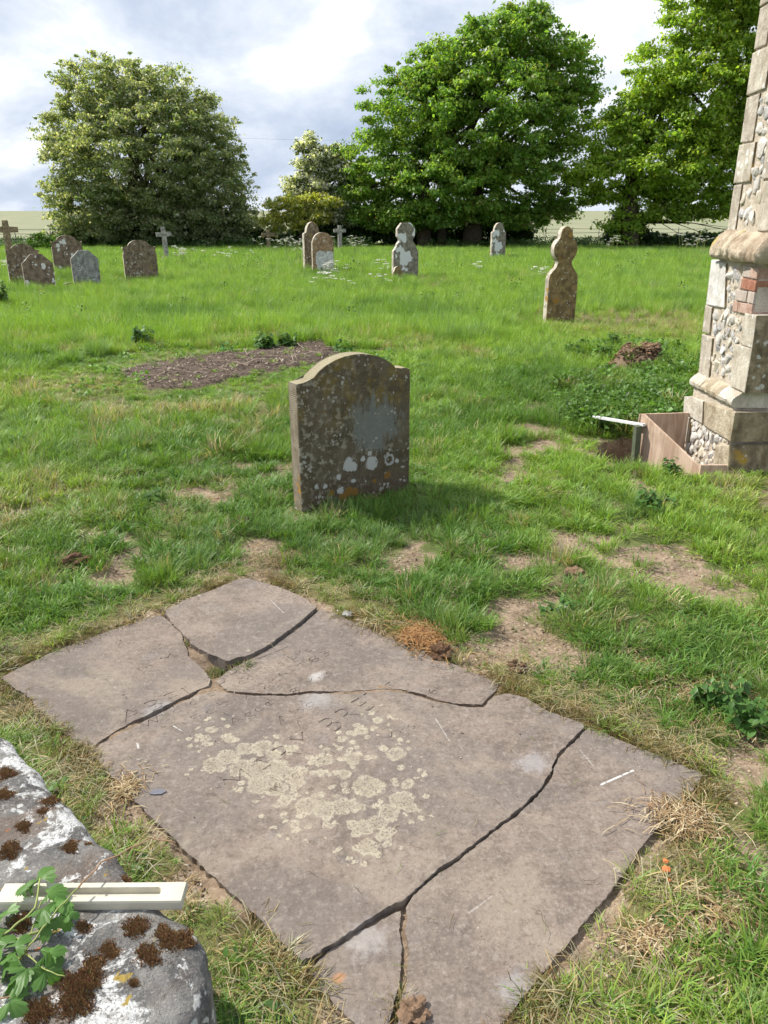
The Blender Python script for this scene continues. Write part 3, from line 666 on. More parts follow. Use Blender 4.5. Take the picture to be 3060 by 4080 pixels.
# ------------------------------------------------------------------ headstones and crosses
def hs_root(name, label, u, v, phi, cat, group, dz=0.0, lean=0.0):
    p = G(u, v); o = empty(name, (p.x, p.y, ground_z(p.x, p.y) - dz), math.radians(phi)); o.rotation_euler = (lean, 0, math.radians(phi)); tag(o, label, cat, group); return o
def main_extra(t, v, c):
    o = t.obj(); x, y, z = t.sepxyz(o)
    n = t.noise(v, 9, 6, .65); n5 = t.noise(v, 28, 5, .6)
    # pale crustose lichen speckle, blue-grey bare patch, ochre growth up the middle, darker towards the foot
    c = t.mix(t.math('MULTIPLY', t.ss(n5, .50, .60), t.ss(t.math('ADD', n, t.math('MULTIPLY', x, -.25)), .40, .62)), c, (.30, .27, .215))
    och = t.math('MULTIPLY', t.ss(n, .46, .62), t.ss(z, .38, .62)); c = t.mix(t.math('MULTIPLY', och, .7), c, (.185, .135, .035))
    dx = t.math('DIVIDE', t.math('SUBTRACT', x, .13), .17); dz = t.math('DIVIDE', t.math('SUBTRACT', z, .46), .15)
    r = t.math('ADD', t.math('MULTIPLY', dx, dx), t.math('MULTIPLY', dz, dz))
    r = t.math('ADD', r, t.math('MULTIPLY', t.math('SUBTRACT', t.noise(t.map(v, scale=(1, 1, .30)), 16, 8, .72), .5), 6.0))
    c = t.mix(t.math('MULTIPLY', t.ss(r, 1.35, .65), .75), c, t.mix(n5, (.15, .165, .155), (.22, .235, .22)))
    low = t.math('MULTIPLY', t.ss(z, .24, .06), .7); c = t.mix(t.math('MULTIPLY', low, t.ss(n, .38, .6)), c, (.085, .060, .040))
    # white and orange discs near the foot
    wob = t.n('ShaderNodeMix', data_type='VECTOR'); wob.inputs[0].default_value = .035; t.l(o, wob.inputs[4]); t.l(t.noise(o, 34, 4, .7, 0, True), wob.inputs[5])
    for (px, pz, pr, col) in [(-.065, .225, .032, 0), (-.03, .215, .026, 0), (.10, .215, .040, 0), (-.06, .255, .022, 0), (.04, .25, .016, 0), (.085, .275, .013, 0), (.225, .215, .034, 2), (-.13, .17, .016, 0), (-.22, .13, .014, 0),
                              (.20, .13, .012, 0), (-.06, .07, .026, 1), (-.10, .045, .030, 1), (-.02, .06, .022, 1), (-.18, .08, .018, 1), (.21, .12, .022, 1), (.12, .10, .014, 1), (-.12, .085, .022, 0), (-.28, .14, .012, 0), (-.03, .13, .014, 0), (.28, .2, .012, 0)]:
        dn = t.n('ShaderNodeVectorMath', operation='DISTANCE'); t.l(t.map(wob.outputs[1], scale=(1, 0, 1)), dn.inputs[0]); dn.inputs[1].default_value = (px * .965 + .0175, 0, pz * .965 + .0175)
        k = t.ss(dn.outputs['Value'], pr + .003, pr - .003); k = t.math('MULTIPLY', k, t.ss(n5, .28, .42))
        if col == 2: k = t.math('MULTIPLY', k, t.ss(dn.outputs['Value'], pr - .016, pr - .010))
        c = t.mix(k, c, [(.44, .44, .42), (.22, .12, .03), (.36, .36, .34)][col])
    return c
M_HS = stone_mat('headstone_brown_lichened', (.078, .062, .038), (.145, .118, .080), 7, [((.36, .34, .30), 34, .42, .1)], (.27, .24, .19), .4, .7, extra=main_extra)
def tooled():
    t = NT('headstone_tooled_edge'); o = t.obj(); n = t.noise(o, 12, 6, .6); x, y, z = t.sepxyz(o)
    w = t.math('SINE', t.math('MULTIPLY', t.math('ADD', z, t.math('MULTIPLY', n, .022)), 640.0)); f = t.noise(o, 80, 4, .7)
    c = t.mix(t.ss(n, .35, .65), (.19, .155, .11), (.33, .285, .215)); c = t.mix(t.math('MULTIPLY', t.ss(w, .3, -.8), .28), c, (.12, .09, .06))
    c = t.mix(t.math('MULTIPLY', t.ss(t.noise(o, 9, 4, .6), .52, .6), t.ss(z, .3, .1)), c, (.55, .53, .48)); c = t.mix(t.math('MULTIPLY', t.ss(t.noise(o, 15, 3, .6), .58, .64), t.ss(z, .4, .1)), c, (.42, .22, .03))
    top = t.ss(t.sepxyz(t.n('ShaderNodeNewGeometry').outputs['Normal'])[2], .4, .7)
    c = t.mix(top, c, t.mix(n, (.21, .18, .10), (.36, .32, .23)))
    nb = t.bump(t.math('MULTIPLY', w, t.noise(o, 30, 3, .6)), .6, .005); nb = t.bump(f, .5, .004, nb)
    return t.done(t.bsdf(c, .9, nb, .2))
M_TOOL = tooled()
def grid_slab(name, outline, th, mat, side, parent, bevel=.01):
    return prism(name, outline, 0, th, mat, parent, bevel, side)
# the nearest headstone: shouldered, low arch
a = G(1205, 2045); b = G(1630, 1951); phi = math.atan2(b.y - a.y, b.x - a.x); Wd = (b - a).length
mid = (a + b) / 2
H = empty('headstone', (mid.x, mid.y, ground_z(mid.x, mid.y)), phi); tag(H, 'nearest headstone, brown lichened with low arched top and white lichen discs', 'headstone', 'headstones in the grass')
w = Wd / 2
out = [(-w, -.25), (w, -.25), (w, .742), (w - .035, .757), (w - .098, .752)] + arc(0, .618, .335, .245, 36, 144, 18)[0:] + [(-w + .085, .745), (-w + .03, .738), (-w - .004, .735)]
grid_slab('tablet', out, .105, M_HS, M_TOOL, H, .009)

M_S = {}
def smat(key, dark, light, lich=(), **kw):
    kw.setdefault('bump', .9); M_S[key] = stone_mat('stone_' + key, tuple(k * .72 for k in dark), tuple(k * 1.1 for k in light), kw.pop('scale', 10), lich, **kw); return M_S[key]
smat('brown', (.13, .090, .055), (.26, .195, .130), [((.40, .38, .33), 14, .45, .1), ((.24, .19, .07), 5, .4, .2)], streak=.55, seed=1)
smat('brownspots', (.14, .095, .065), (.25, .18, .13), [((.66, .64, .62), 9, .62, .06)], seed=2)
smat('grey', (.20, .20, .19), (.34, .335, .32), [((.48, .48, .46), 18, .4, .1), ((.17, .13, .09), 5, .5, .2)], streak=.5, seed=3)
smat('greywhite', (.16, .14, .11), (.28, .25, .20), [((.66, .66, .66), 5, .85, .08)], seed=4)
smat('ochre', (.15, .10, .045), (.29, .20, .09), [((.50, .46, .38), 30, .4, .08), ((.36, .19, .03), 6, .42, .2)], streak=.3, seed=5, speck=(.42, .37, .28), speck_amt=.45)
smat('palebase', (.52, .50, .48), (.70, .69, .67), [((.22, .18, .13), 8, .5, .1)], seed=6, streak=.3)
smat('edge', (.38, .33, .25), (.60, .55, .46), [((.42, .24, .05), 9, .45, .15), ((.7, .69, .66), 16, .4, .1)], seed=7)
smat('crossbrown', (.20, .14, .075), (.33, .245, .15), [((.5, .46, .36), 20, .35, .1)], seed=8)
smat('crossgrey', (.22, .21, .19), (.38, .36, .33), [], seed=9)
smat('orangeband', (.26, .15, .08), (.42, .28, .17), [((.55, .5, .44), 12, .4, .1)], streak=.5, seed=10)
def headstone(label, u, v, wd, h, shape, mat, phi=28, th=.11, sink=.12, edge='edge', lean=0.0, name='headstone'):
    o = hs_root(name, label, u, v, phi, 'headstone' if name == 'headstone' else name.replace('_', ' '), 'headstones in the grass' if name == 'headstone' else None, 0.0, lean)
    w = wd / 2; z0 = -.3; h = h + sink * 0
    if shape == 'arch':
        out = [(-w, z0), (w, z0), (w, h - w * .62)] + arc(0, h - w * .62, w, w * .62, 0, 180, 16)[1:-1] + [(-w, h - w * .62)]
    elif shape == 'gothic':
        out = [(-w, z0), (w, z0), (w, h - w * 1.05)] + [(w * math.cos(math.radians(t)) ** .85, h - w * 1.05 + w * 1.05 * math.sin(math.radians(t)) ** 1.1) for t in range(8, 90, 8)] + [(0, h)] + \
              [(-w * math.cos(math.radians(t)) ** .85, h - w * 1.05 + w * 1.05 * math.sin(math.radians(t)) ** 1.1) for t in range(88, 0, -8)] + [(-w, h - w * 1.05)]
    elif shape == 'shouldered':
        hs = h - w * .5; out = [(-w, z0), (w, z0), (w, hs), (w * .93, hs + .035), (w * .80, hs + .03)] + arc(0, hs + .02, w * .78, h - hs - .02, 8, 172, 14) + [(-w * .80, hs + .03), (-w * .93, hs + .035), (-w, hs)]
    elif shape == 'ogee':
        hs = h - w * .55; out = [(-w, z0), (w, z0), (w, hs - .13), (w * .93, hs - .07), (w * .90, hs), (w * 1.0, hs + .02), (w * .98, hs + .07), (w * .80, hs + .05)] + arc(0, hs + .06, w * .66, h - hs - .06, 10, 170, 12) + \
              [(-w * .80, hs + .05), (-w * .98, hs + .07), (-w, hs + .02), (-w * .90, hs), (-w * .93, hs - .07), (-w, hs - .13)]
    elif shape == 'chamfer':
        out = [(-w, z0), (w, z0), (w, h - w * .62), (w * .36, h), (-w * .36, h), (-w, h - w * .62)]
    elif shape == 'lobed':
        out = [(-w, z0), (w, z0), (w, .70), (w * .93, .78), (w * .75, .83)] + [(w * .52, .88), (w * .44, .94)] + [(w * .47, .985)] + arc(0, 1.155, w * .80, .195, -58, 58, 12) + [(w * .40, 1.33)] + arc(0, 1.36, w * .40, .14, 12, 168, 10) + \
              [(-w * .40, 1.33)] + arc(0, 1.155, w * .80, .195, 122, 238, 12) + [(-w * .47, .985), (-w * .44, .94), (-w * .52, .88), (-w * .75, .83), (-w * .93, .78), (-w, .70)]
    elif shape == 'stepped':
        out = [(-w, z0), (w, z0), (w, .80), (w * .72, .93), (w * .72, .99), (w * .50, 1.07), (w * .50, 1.14), (w * .70, 1.20), (w * .70, 1.40), (w * .36, 1.56), (-w * .36, 1.56), (-w * .70, 1.40), (-w * .70, 1.20), (-w * .50, 1.14), (-w * .50, 1.07), (-w * .72, .99), (-w * .72, .93), (-w, .80)]
    elif shape == 'headed':
        hs = h - w * 1.15; out = [(-w, z0), (w, z0), (w, hs - .03), (w * .93, hs + .02), (w * .72, hs + .03)] + arc(0, hs + .02, w * .72, h - hs - .02, 5, 175, 14) + [(-w * .72, hs + .03), (-w * .93, hs + .02), (-w, hs - .03)]
    grid_slab('tablet', out, th, M_S[mat], M_S[edge], o, .012)
    return o
headstone('tall ochre headstone with three lobed clover top, right of centre', 2232, 1293, .53, 1.50, 'lobed', 'ochre', 19, .125)
headstone('tall headstone with stepped shoulders and octagonal head, white lichen patches', 1617, 1118, .78, 1.56, 'stepped', 'greywhite', 22, .14)
headstone('small worn footstone with round head at foot of stepped headstone', 1585, 1124, .30, .42, 'headed', 'ochre', 22, .10, name='footstone')
headstone('round headed headstone with white lichen under the tall centre tree', 1984, 1042, .66, 1.58, 'headed', 'greywhite', 20, .16)
headstone('brown round headed headstone behind the white based one, centre left', 1252, 1092, .62, 1.60, 'headed', 'brown', 30, .17)
HF = headstone('pointed arch headstone with rusty top and whitened lower face, centre left', 1290, 1100, .70, 1.30, 'gothic', 'orangeband', 26, .10)
prism('whitened_panel', [(-.27, -.2), (.335, -.2), (.335, .72), (.22, .76), (.05, .73), (-.12, .77), (-.24, .70), (-.25, .45), (-.19, .2), (-.2, 0)], -.006, .02, M_S['palebase'], HF, .002)
headstone('broad brown shouldered headstone standing alone on the left lawn', 570, 1127, .90, 1.12, 'ogee', 'brown', 27, .12, lean=-.03)
headstone('grey slate coloured headstone with chamfered top on the left', 352, 1147, .66, .93, 'chamfer', 'grey', 28, .10, lean=-.04)
headstone('rusty arched headstone with pale lichen crown behind the grey chamfered one', 282, 1090, .95, 1.20, 'ogee', 'brownspots', 26, .14)
headstone('grey brown ogee shouldered headstone at the far left, behind the spotted one', 112, 1145, .80, 1.06, 'ogee', 'brown', 30, .12, lean=-.04)
headstone('low chamfered headstone spotted with white lichen at the far left', 166, 1158, .70, .86, 'chamfer', 'brownspots', 30, .10, lean=-.06)
headstone('tiny rounded footstone in the grass between two chamfered headstones', 277, 1152, .26, .16, 'arch', 'brown', 28, .08, name='footstone')
def cross(label, u, v, h, arm, t, mat, phi=28, base=False, lean=0.0, tilt=0.0):
    o = hs_root('stone_cross', label, u, v, phi, 'cross', 'stone crosses', 0, lean); o.rotation_euler.y = tilt
    w = t / 2; za = h * .74; zh = za + t
    out = [(-w * 1.25, -.25), (w * 1.25, -.25), (w, za), (arm / 2, za), (arm / 2, zh), (w, zh), (w * .95, h), (-w * .95, h), (-w, zh), (-arm / 2, zh), (-arm / 2, za), (-w, za)]
    prism('shaft_and_arms', out, -w * .8, w * .8, M_S[mat], o, .012)
    if base:
        prism('base_step', [(-.24, -.1), (.24, -.1), (.24, .14), (.17, .24), (-.17, .24), (-.24, .14)], -.2, .2, M_S[mat], o, .015)
cross('tall ochre stone cross at the left edge of the churchyard', 48, 1062, 1.66, .82, .20, 'crossbrown', 15)
cross('pale grey leaning cross on a stepped base beside the olive tree', 668, 1046, 1.40, .62, .17, 'crossgrey', 20, True, 0, -.05)
cross('small dark cross in the shade between the olive tree and hawthorn', 1072, 1008, 1.22, .72, .17, 'brown', 20)
cross('small grey cross beyond the two centre left headstones', 1355, 1003, 1.45, .72, .19, 'crossgrey', 22)
# ------------------------------------------------------------------ the broken ledger stone
def ledger_mat():
    t = NT('ledger_purple_grey_sandstone'); p = t.pos()
    n1 = t.noise(p, 3.2, 6, .6, .4); n2 = t.noise(p, 14, 7, .65, .3); n3 = t.noise(p, 90, 5, .7); n4 = t.noise(p, 320, 3, .7)
    c = t.mix(t.ss(t.math('ADD', t.math('MULTIPLY', n1, .6), t.math('MULTIPLY', n2, .4)), .36, .64), (.158, .124, .106), (.288, .234, .197)); c = t.mix(t.math('MULTIPLY', t.ss(n2, .45, .72), .55), c, (.245, .192, .155))
    c = t.mix(t.math('MULTIPLY', t.ss(t.noise(p, 6, 5, .6), .58, .72), .5), c, (.25, .235, .23))
    c = t.mix(t.math('MULTIPLY', t.ss(n3, .45, .7), .45), c, (.33, .285, .235)); c = t.mix(t.math('MULTIPLY', t.ss(n3, .50, .3), .55), c, (.12, .096, .08))
    c = t.mix(t.math('MULTIPLY', t.ss(n4, .62, .74), .5), c, (.42, .38, .32))
    c = t.mix(t.math('MULTIPLY', t.ss(t.noise(p, 1.5, 4, .6, .6), .44, .6), .6), c, (.160, .140, .128)); c = t.mix(t.math('MULTIPLY', t.ss(t.noise(t.map(p, loc=(4, 2, 0)), 2.2, 5, .65, .6), .52, .66), .55), c, (.33, .275, .215)); c = t.mix(t.math('MULTIPLY', t.ss(t.voro(p, 60), .10, .05), .6), c, (.09, .07, .06))
    # soil smears washed over the stone
    c = t.mix(t.math('MULTIPLY', t.ss(t.noise(p, 4.5, 7, .75), .58, .74), .6), c, (.17, .118, .085))
    n6 = t.noise(p, 42, 6, .72); c = t.mix(t.math('MULTIPLY', t.ss(n6, .54, .64), .5), c, (.335, .295, .255)); c = t.mix(t.math('MULTIPLY', t.ss(n6, .46, .36), .5), c, (.115, .094, .08)); n7 = t.noise(p, 130, 4, .75); c = t.mix(t.math('MULTIPLY', t.ss(n7, .58, .66), .45), c, (.40, .36, .32)); c = t.mix(t.math('MULTIPLY', t.ss(n7, .42, .34), .55), c, (.09, .072, .062))
    c = t.mix(1.0, c, (.86, .85, .84), 'MULTIPLY')
    # crusts of pale yellow lichen: irregular discs that run together
    bl = [(100, 380, 85), (200, 320, 85), (330, 260, 70), (450, 250, 80), (300, 400, 90), (420, 420, 100), (560, 400, 85), (650, 450, 80), (700, 500, 70), (430, 530, 90), (560, 560, 80), (620, 640, 55), (750, 420, 40), (540, 310, 60), (510, 480, 80),
          (780, 680, 85), (900, 700, 90), (1020, 690, 75), (1100, 660, 45), (860, 640, 60), (1230, 540, 110), (900, 345, 72), (1110, 330, 66), (1430, 300, 74), (1060, 450, 52), (1270, 320, 28), (1180, 130, 48), (1120, 150, 26), (215, 190, 46), (40, 190, 42),
          (1045, 180, 30), (1300, 50, 38), (1520, 520, 52), (1480, 640, 95), (1540, 690, 60), (1380, 730, 85), (1300, 800, 75), (1180, 850, 75), (1120, 830, 50), (1350, 890, 60), (1230, 980, 80), (1190, 690, 38), (690, 815, 38), (610, 750, 34), (560, 680, 30), (80, 120, 40), (880, 440, 40), (660, 260, 40)]
    wv = t.n('ShaderNodeMix', data_type='VECTOR'); wv.inputs[0].default_value = .035; t.l(p, wv.inputs[4]); t.l(t.noise(p, 26, 6, .72, 0, True), wv.inputs[5])
    pq = t.map(wv.outputs[1], scale=(1, 1, 0)); d = None
    for cx, cy, r in bl:
        q = G(800 + cx / 1.843, 2850 + cy / 1.843); e = G(800 + (cx + r) / 1.843, 2850 + cy / 1.843); rr = abs(e.x - q.x)
        dn = t.n('ShaderNodeVectorMath', operation='DISTANCE'); t.l(pq, dn.inputs[0]); dn.inputs[1].default_value = (q.x * .965 + .0175, q.y * .965 + .0175, 0)
        k = t.math('SUBTRACT', dn.outputs['Value'], rr)
        d = k if d is None else t.math('MINIMUM', d, k)
    vd = t.voro(wv.outputs[1], 30); env = t.ss(d, .11, .0)                      # small satellites near the big crusts
    sat = t.math('SUBTRACT', vd, t.math('MULTIPLY', env, .40))
    vd2 = t.math('SUBTRACT', t.voro(p, 11), t.math('MULTIPLY', t.ss(t.noise(p, 2.2, 2, .5), .5, .66), .14))
    # broken-up surface inside the crusts
    edge = t.math('ADD', d, t.math('MULTIPLY', t.math('SUBTRACT', t.noise(p, 75, 5, .75), .5), .035))
    msk = t.math('MAXIMUM', t.ss(edge, .003, -.003), t.math('MAXIMUM', t.ss(sat, .02, -.02), t.math('MULTIPLY', t.ss(vd2, .02, -.02), .8)))
    msk = t.math('MULTIPLY', msk, t.ss(t.noise(p, 150, 5, .75), .36, .50))
    lc = t.mix(t.noise(p, 240, 3, .7), (.27, .235, .175), (.45, .40, .30))
    lc = t.mix(t.math('MULTIPLY', t.ss(d, -.016, -.002), .6), lc, (.54, .485, .37)); lc = t.mix(t.math('MULTIPLY', t.ss(t.noise(p, 28, 5, .7), .5, .66), .6), lc, (.27, .23, .17))
    c = t.mix(t.math('MULTIPLY', msk, t.math('ADD', .22, t.math('MULTIPLY', t.noise(p, 18, 5, .7), .85))), c, lc)
    # chalky scratches and rubs
    c = t.mix(t.math('MULTIPLY', t.ss(t.voro(t.map(p, rot=(0, 0, .6), scale=(1.2, 9, 1)), 1.6, 'DISTANCE_TO_EDGE'), .006, .001), t.ss(t.noise(p, 9, 3, .5), .60, .72)), c, (.42, .40, .38))
    def seg(a, b):                        # distance to a scratch between two points of the stone
        A_, B_ = G(*a), G(*b); dirv = (B_ - A_); L_ = dirv.length; dirv.normalize()
        sv = t.n('ShaderNodeVectorMath', operation='SUBTRACT'); t.l(t.map(p, scale=(1, 1, 0)), sv.inputs[0]); sv.inputs[1].default_value = A_
        dt = t.n('ShaderNodeVectorMath', operation='DOT_PRODUCT'); t.l(sv.outputs[0], dt.inputs[0]); dt.inputs[1].default_value = dirv
        al = t.math('MINIMUM', t.math('MAXIMUM', dt.outputs['Value'], 0.0), L_); sc_ = t.n('ShaderNodeVectorMath', operation='SCALE'); sc_.inputs[0].default_value = dirv; t.l(al, sc_.inputs['Scale'])
        dd = t.n('ShaderNodeVectorMath', operation='DISTANCE'); t.l(sv.outputs[0], dd.inputs[0]); t.l(sc_.outputs[0], dd.inputs[1]); return dd.outputs['Value']
    for a, b, w_, k_ in [((2395, 3128), (2522, 3072), .0030, .85), ((2312, 2992), (2366, 3056), .0022, .25), ((1868, 3640), (1962, 3572), .0022, .22), ((1735, 2870), (1790, 2960), .0015, .35), ((690, 2900), (725, 2920), .002, .6), ((553, 2990), (548, 2970), .003, .6), ((1080, 2400), (1130, 2450), .0014, .5)]:
        c = t.mix(t.math('MULTIPLY', t.math('MULTIPLY', t.ss(seg(a, b), w_ + .0012, w_ - .0015), t.ss(n3, .36, .5)), k_), c, (.66, .65, .63))
    for a, r_, cl_, k_ in [((1340, 3897), .018, (.42, .20, .08), .6), ((2590, 3210), .022, (.34, .19, .12), .35), ((1450, 3745), .06, (.40, .38, .37), .45), ((1252, 2697), .03, (.50, .49, .48), .5), ((2110, 3055), .06, (.36, .355, .37), .4), ((2040, 3940), .05, (.36, .35, .36), .4), ((1250, 2800), .07, (.34, .335, .34), .4), ((620, 2830), .06, (.33, .325, .33), .4)]:
        c = t.mix(t.math('MULTIPLY', t.ss(t.math('ADD', seg(a, (a[0] + 20, a[1] - 12)), t.math('MULTIPLY', t.math('SUBTRACT', t.noise(p, 40, 5, .7), .5), r_ * 2)), r_, r_ * .2), k_), c, cl_)
    nb = t.bump(n1, .35, .03); nb = t.bump(n2, .45, .008, nb); nb = t.bump(t.math('ADD', n3, t.math('MULTIPLY', msk, .5)), .55, .0035, nb)
    return t.done(t.bsdf(c, .88, nb, .25))
M_LEDGER = ledger_mat()
FR = [
 ('head corner fragment of the broken ledger, left piece with the first letters of the inscription', .000,
  [(0, 2698), (212, 2597), (433, 2514), (636, 2449), (664, 2467), (719, 2514), (738, 2569), (752, 2620), (784, 2643), (812, 2670), (839, 2705), (835, 2730), (775, 2753), (710, 2786), (590, 2846), (461, 2910), (346, 2987), (277, 2938), (175, 2846), (120, 2781)]),
 ('topmost wedge fragment of the broken ledger, nearest the brown headstone', .010,
  [(659, 2431), (738, 2389), (830, 2357), (950, 2306), (996, 2306), (1107, 2338), (1199, 2375), (1262, 2417), (1199, 2475), (1144, 2516), (1079, 2562), (1019, 2597), (978, 2615), (941, 2617), (913, 2633), (885, 2626), (830, 2603), (775, 2573), (729, 2523), (682, 2477)]),
 ('long upper right fragment of the broken ledger between wedge and centre piece', -.004,
  [(1277, 2423), (1400, 2473), (1530, 2537), (1724, 2608), (1990, 2725), (1947, 2778), (1921, 2808), (1830, 2802), (1735, 2785), (1661, 2757), (1586, 2745), (1530, 2744), (1383, 2755), (1227, 2752), (1153, 2764), (1014, 2761), (908, 2752), (858, 2712), (922, 2665), (996, 2630), (1033, 2612), (1088, 2575), (1153, 2529), (1208, 2487)]),
 ('large central fragment of the broken ledger covered in pale yellow lichen', .008,
  [(355, 2995), (470, 2926), (599, 2861), (719, 2801), (793, 2765), (858, 2754), (899, 2758), (931, 2768), (1014, 2771), (1153, 2774), (1227, 2762), (1383, 2766), (1530, 2753), (1586, 2757), (1661, 2772), (1735, 2797), (1830, 2814), (1926, 2820), (1963, 2778), (2021, 2762), (2096, 2781), (2191, 2837), (2318, 2879), (2330, 2890),
   (2287, 2940), (2232, 2990), (2203, 3038), (2192, 3081), (2145, 3144), (2092, 3203), (1990, 3278), (1905, 3348), (1817, 3416), (1727, 3476), (1666, 3530), (1617, 3580), (1575, 3596), (1482, 3653), (1356, 3738), (1204, 3828), (1115, 3740), (1000, 3625), (862, 3500), (695, 3345), (534, 3184), (445, 3085)]),
 ('long lower right fragment of the broken ledger with a chalk scratch', .002,
  [(2349, 2893), (2478, 2953), (2679, 3033), (2796, 3080), (2764, 3144), (2722, 3181), (2575, 3341), (2498, 3462), (2383, 3609), (2256, 3756), (2147, 3884), (2064, 3999), (2000, 4076), (1840, 4290), (1560, 4200), (1590, 4044), (1609, 3959), (1626, 3900), (1628, 3791), (1619, 3673), (1617, 3613),
   (1632, 3590), (1682, 3541), (1739, 3489), (1828, 3429), (1917, 3361), (2001, 3292), (2104, 3216), (2159, 3153), (2207, 3088), (2217, 3043), (2247, 2996), (2300, 2947)]),
 ('small triangular bottom fragment of the broken ledger with an orange stain', -.004,
  [(1596, 3628), (1482, 3687), (1356, 3763), (1271, 3822), (1238, 3875), (1263, 3917), (1322, 3985), (1406, 4069), (1490, 4170), (1535, 4130), (1550, 4078), (1575, 3985), (1596, 3900), (1599, 3791), (1594, 3673)])]
def refine(P, step, jit, rn):
    out = []; n = len(P)
    for i in range(n):
        a = Vector(P[i]); b = Vector(P[(i + 1) % n]); m = max(1, int((b - a).length / step))
        for k in range(m):
            q = a.lerp(b, k / m); j = jit if k else jit * .3; out.append((q.x + rn.uniform(-j, j), q.y + rn.uniform(-j, j)))
    return out
LINES = [('In M', (568, 2678), (700, 2618), .040), ('ABEL BRETT', (500, 2879), (1185, 2598), .072), ('Who departed this Life', (580, 2912), (1245, 2588), .040), ('Feb y 2th 183', (783, 2884), (1320, 2602), .042), ('Aged 38 Yrs', (930, 2902), (1330, 2680), .042),
         ('Also', (1120, 2893), (1262, 2812), .042), ('MARY BRETT', (955, 3168), (1620, 2746), .090), ('who died', (1100, 3170), (1330, 3020), .046), ('186', (1662, 2808), (1752, 2752), .042), ('Yrs', (1560, 2968), (1660, 2905), .042)]
def text_cutter():
    bmA = bmesh.new()
    for s, a, b, cap in LINES:
        cu = bpy.data.curves.new('letters', 'FONT'); cu.body = s; cu.size = 1.0; cu.resolution_u = 3; cu.offset = -.022; cu.extrude = .5; cu.space_character = 1.15
        o = bpy.data.objects.new('letters', cu); COL.objects.link(o)
        bpy.context.view_layer.update()
        me = bpy.data.meshes.new_from_object(o.evaluated_get(bpy.context.evaluated_depsgraph_get()))
        A, B2 = G(*a), G(*b); L = (B2 - A).length; ex = (B2 - A).normalized(); ey = Vector((-ex.y, ex.x, 0))
        xs = [v.co.x for v in me.vertices]; w = max(xs) - min(xs); x0 = min(xs)
        for v in me.vertices:
            p = A + ex * ((v.co.x - x0) * L / w) + ey * (v.co.y * cap / .73); p.z = v.co.z * .0030 * 2; v.co = p
        bmA.from_mesh(me); bpy.data.objects.remove(o); bpy.data.curves.remove(cu); bpy.data.meshes.remove(me)
    bmesh.ops.remove_doubles(bmA, verts=bmA.verts, dist=1e-5); bmesh.ops.recalc_face_normals(bmA, faces=bmA.faces)
    me = bpy.data.meshes.new('letters'); bmA.to_mesh(me); bmA.free()
    o = bpy.data.objects.new('letters', me); COL.objects.link(o); return o
CUT = text_cutter()
for k, (lab, dz, px) in enumerate(FR):
    pts = [tuple(G(u, v, dz))[:2] for u, v in px]; rn = random.Random(k)
    o = prism('ledger_fragment', refine(pts, .013, .0044, rn), dz - .075, dz, M_LEDGER, None, .0035, axis='Z')
    tag(o, lab, 'stone slab', 'fragments of the broken ledger stone')
    if k in (0, 2, 3):
        CUT.location.z = dz; bpy.context.view_layer.update()
        md = o.modifiers.new('carving', 'BOOLEAN'); md.operation = 'DIFFERENCE'; md.solver = 'EXACT'; md.object = CUT; md.use_self = True
        me = bpy.data.meshes.new_from_object(o.evaluated_get(bpy.context.evaluated_depsgraph_get()))
        o.modifiers.clear(); old = o.data; 
        if len(me.polygons) > 50 and max(v.co.x for v in me.vertices) - min(v.co.x for v in me.vertices) > .3: o.data = me
_m = CUT.data; bpy.data.objects.remove(CUT); bpy.data.meshes.remove(_m)

# ------------------------------------------------------------------ lichened tomb slab in the near corner
TZ = .35
def tomb_extra(t, v, c):
    p = t.obj(); n = t.noise(p, 7, 7, .68, .4); n2 = t.noise(p, 30, 6, .7)
    c = t.mix(t.math('MULTIPLY', t.ss(t.noise(p, 5.3, 6, .65, .3), .50, .66), .55), c, (.19, .135, .10))
    c = t.mix(t.math('MULTIPLY', t.ss(t.noise(t.map(p, loc=(3, 1, 0)), 5.5, 7, .72, .5), .525, .56), t.math('MULTIPLY', t.ss(n2, .38, .50), t.ss(t.noise(p, 130, 5, .75), .36, .46))), c, (.66, .66, .65)); c = t.mix(t.math('MULTIPLY', t.ss(t.noise(p, 170, 4, .7), .56, .68), .55), c, (.06, .055, .05)); c = t.mix(t.math('MULTIPLY', t.ss(t.noise(p, 90, 4, .7), .60, .70), .5), c, (.50, .47, .42))
    c = t.mix(t.ss(t.noise(t.map(p, loc=(7, 2, 0)), 11, 4, .6), .66, .69), c, (.36, .26, .07))
    c = t.mix(t.ss(t.noise(t.map(p, loc=(5, 9, 0)), 20, 3, .6), .72, .74), c, (.48, .15, .05))
    return c
M_TOMB = stone_mat('tomb_lichened_grey', (.095, .092, .092), (.27, .26, .245), 13, [((.55, .54, .52), 26, .4, .08)], (.40, .36, .30), .45, 1.2, extra=tomb_extra, seed=3)
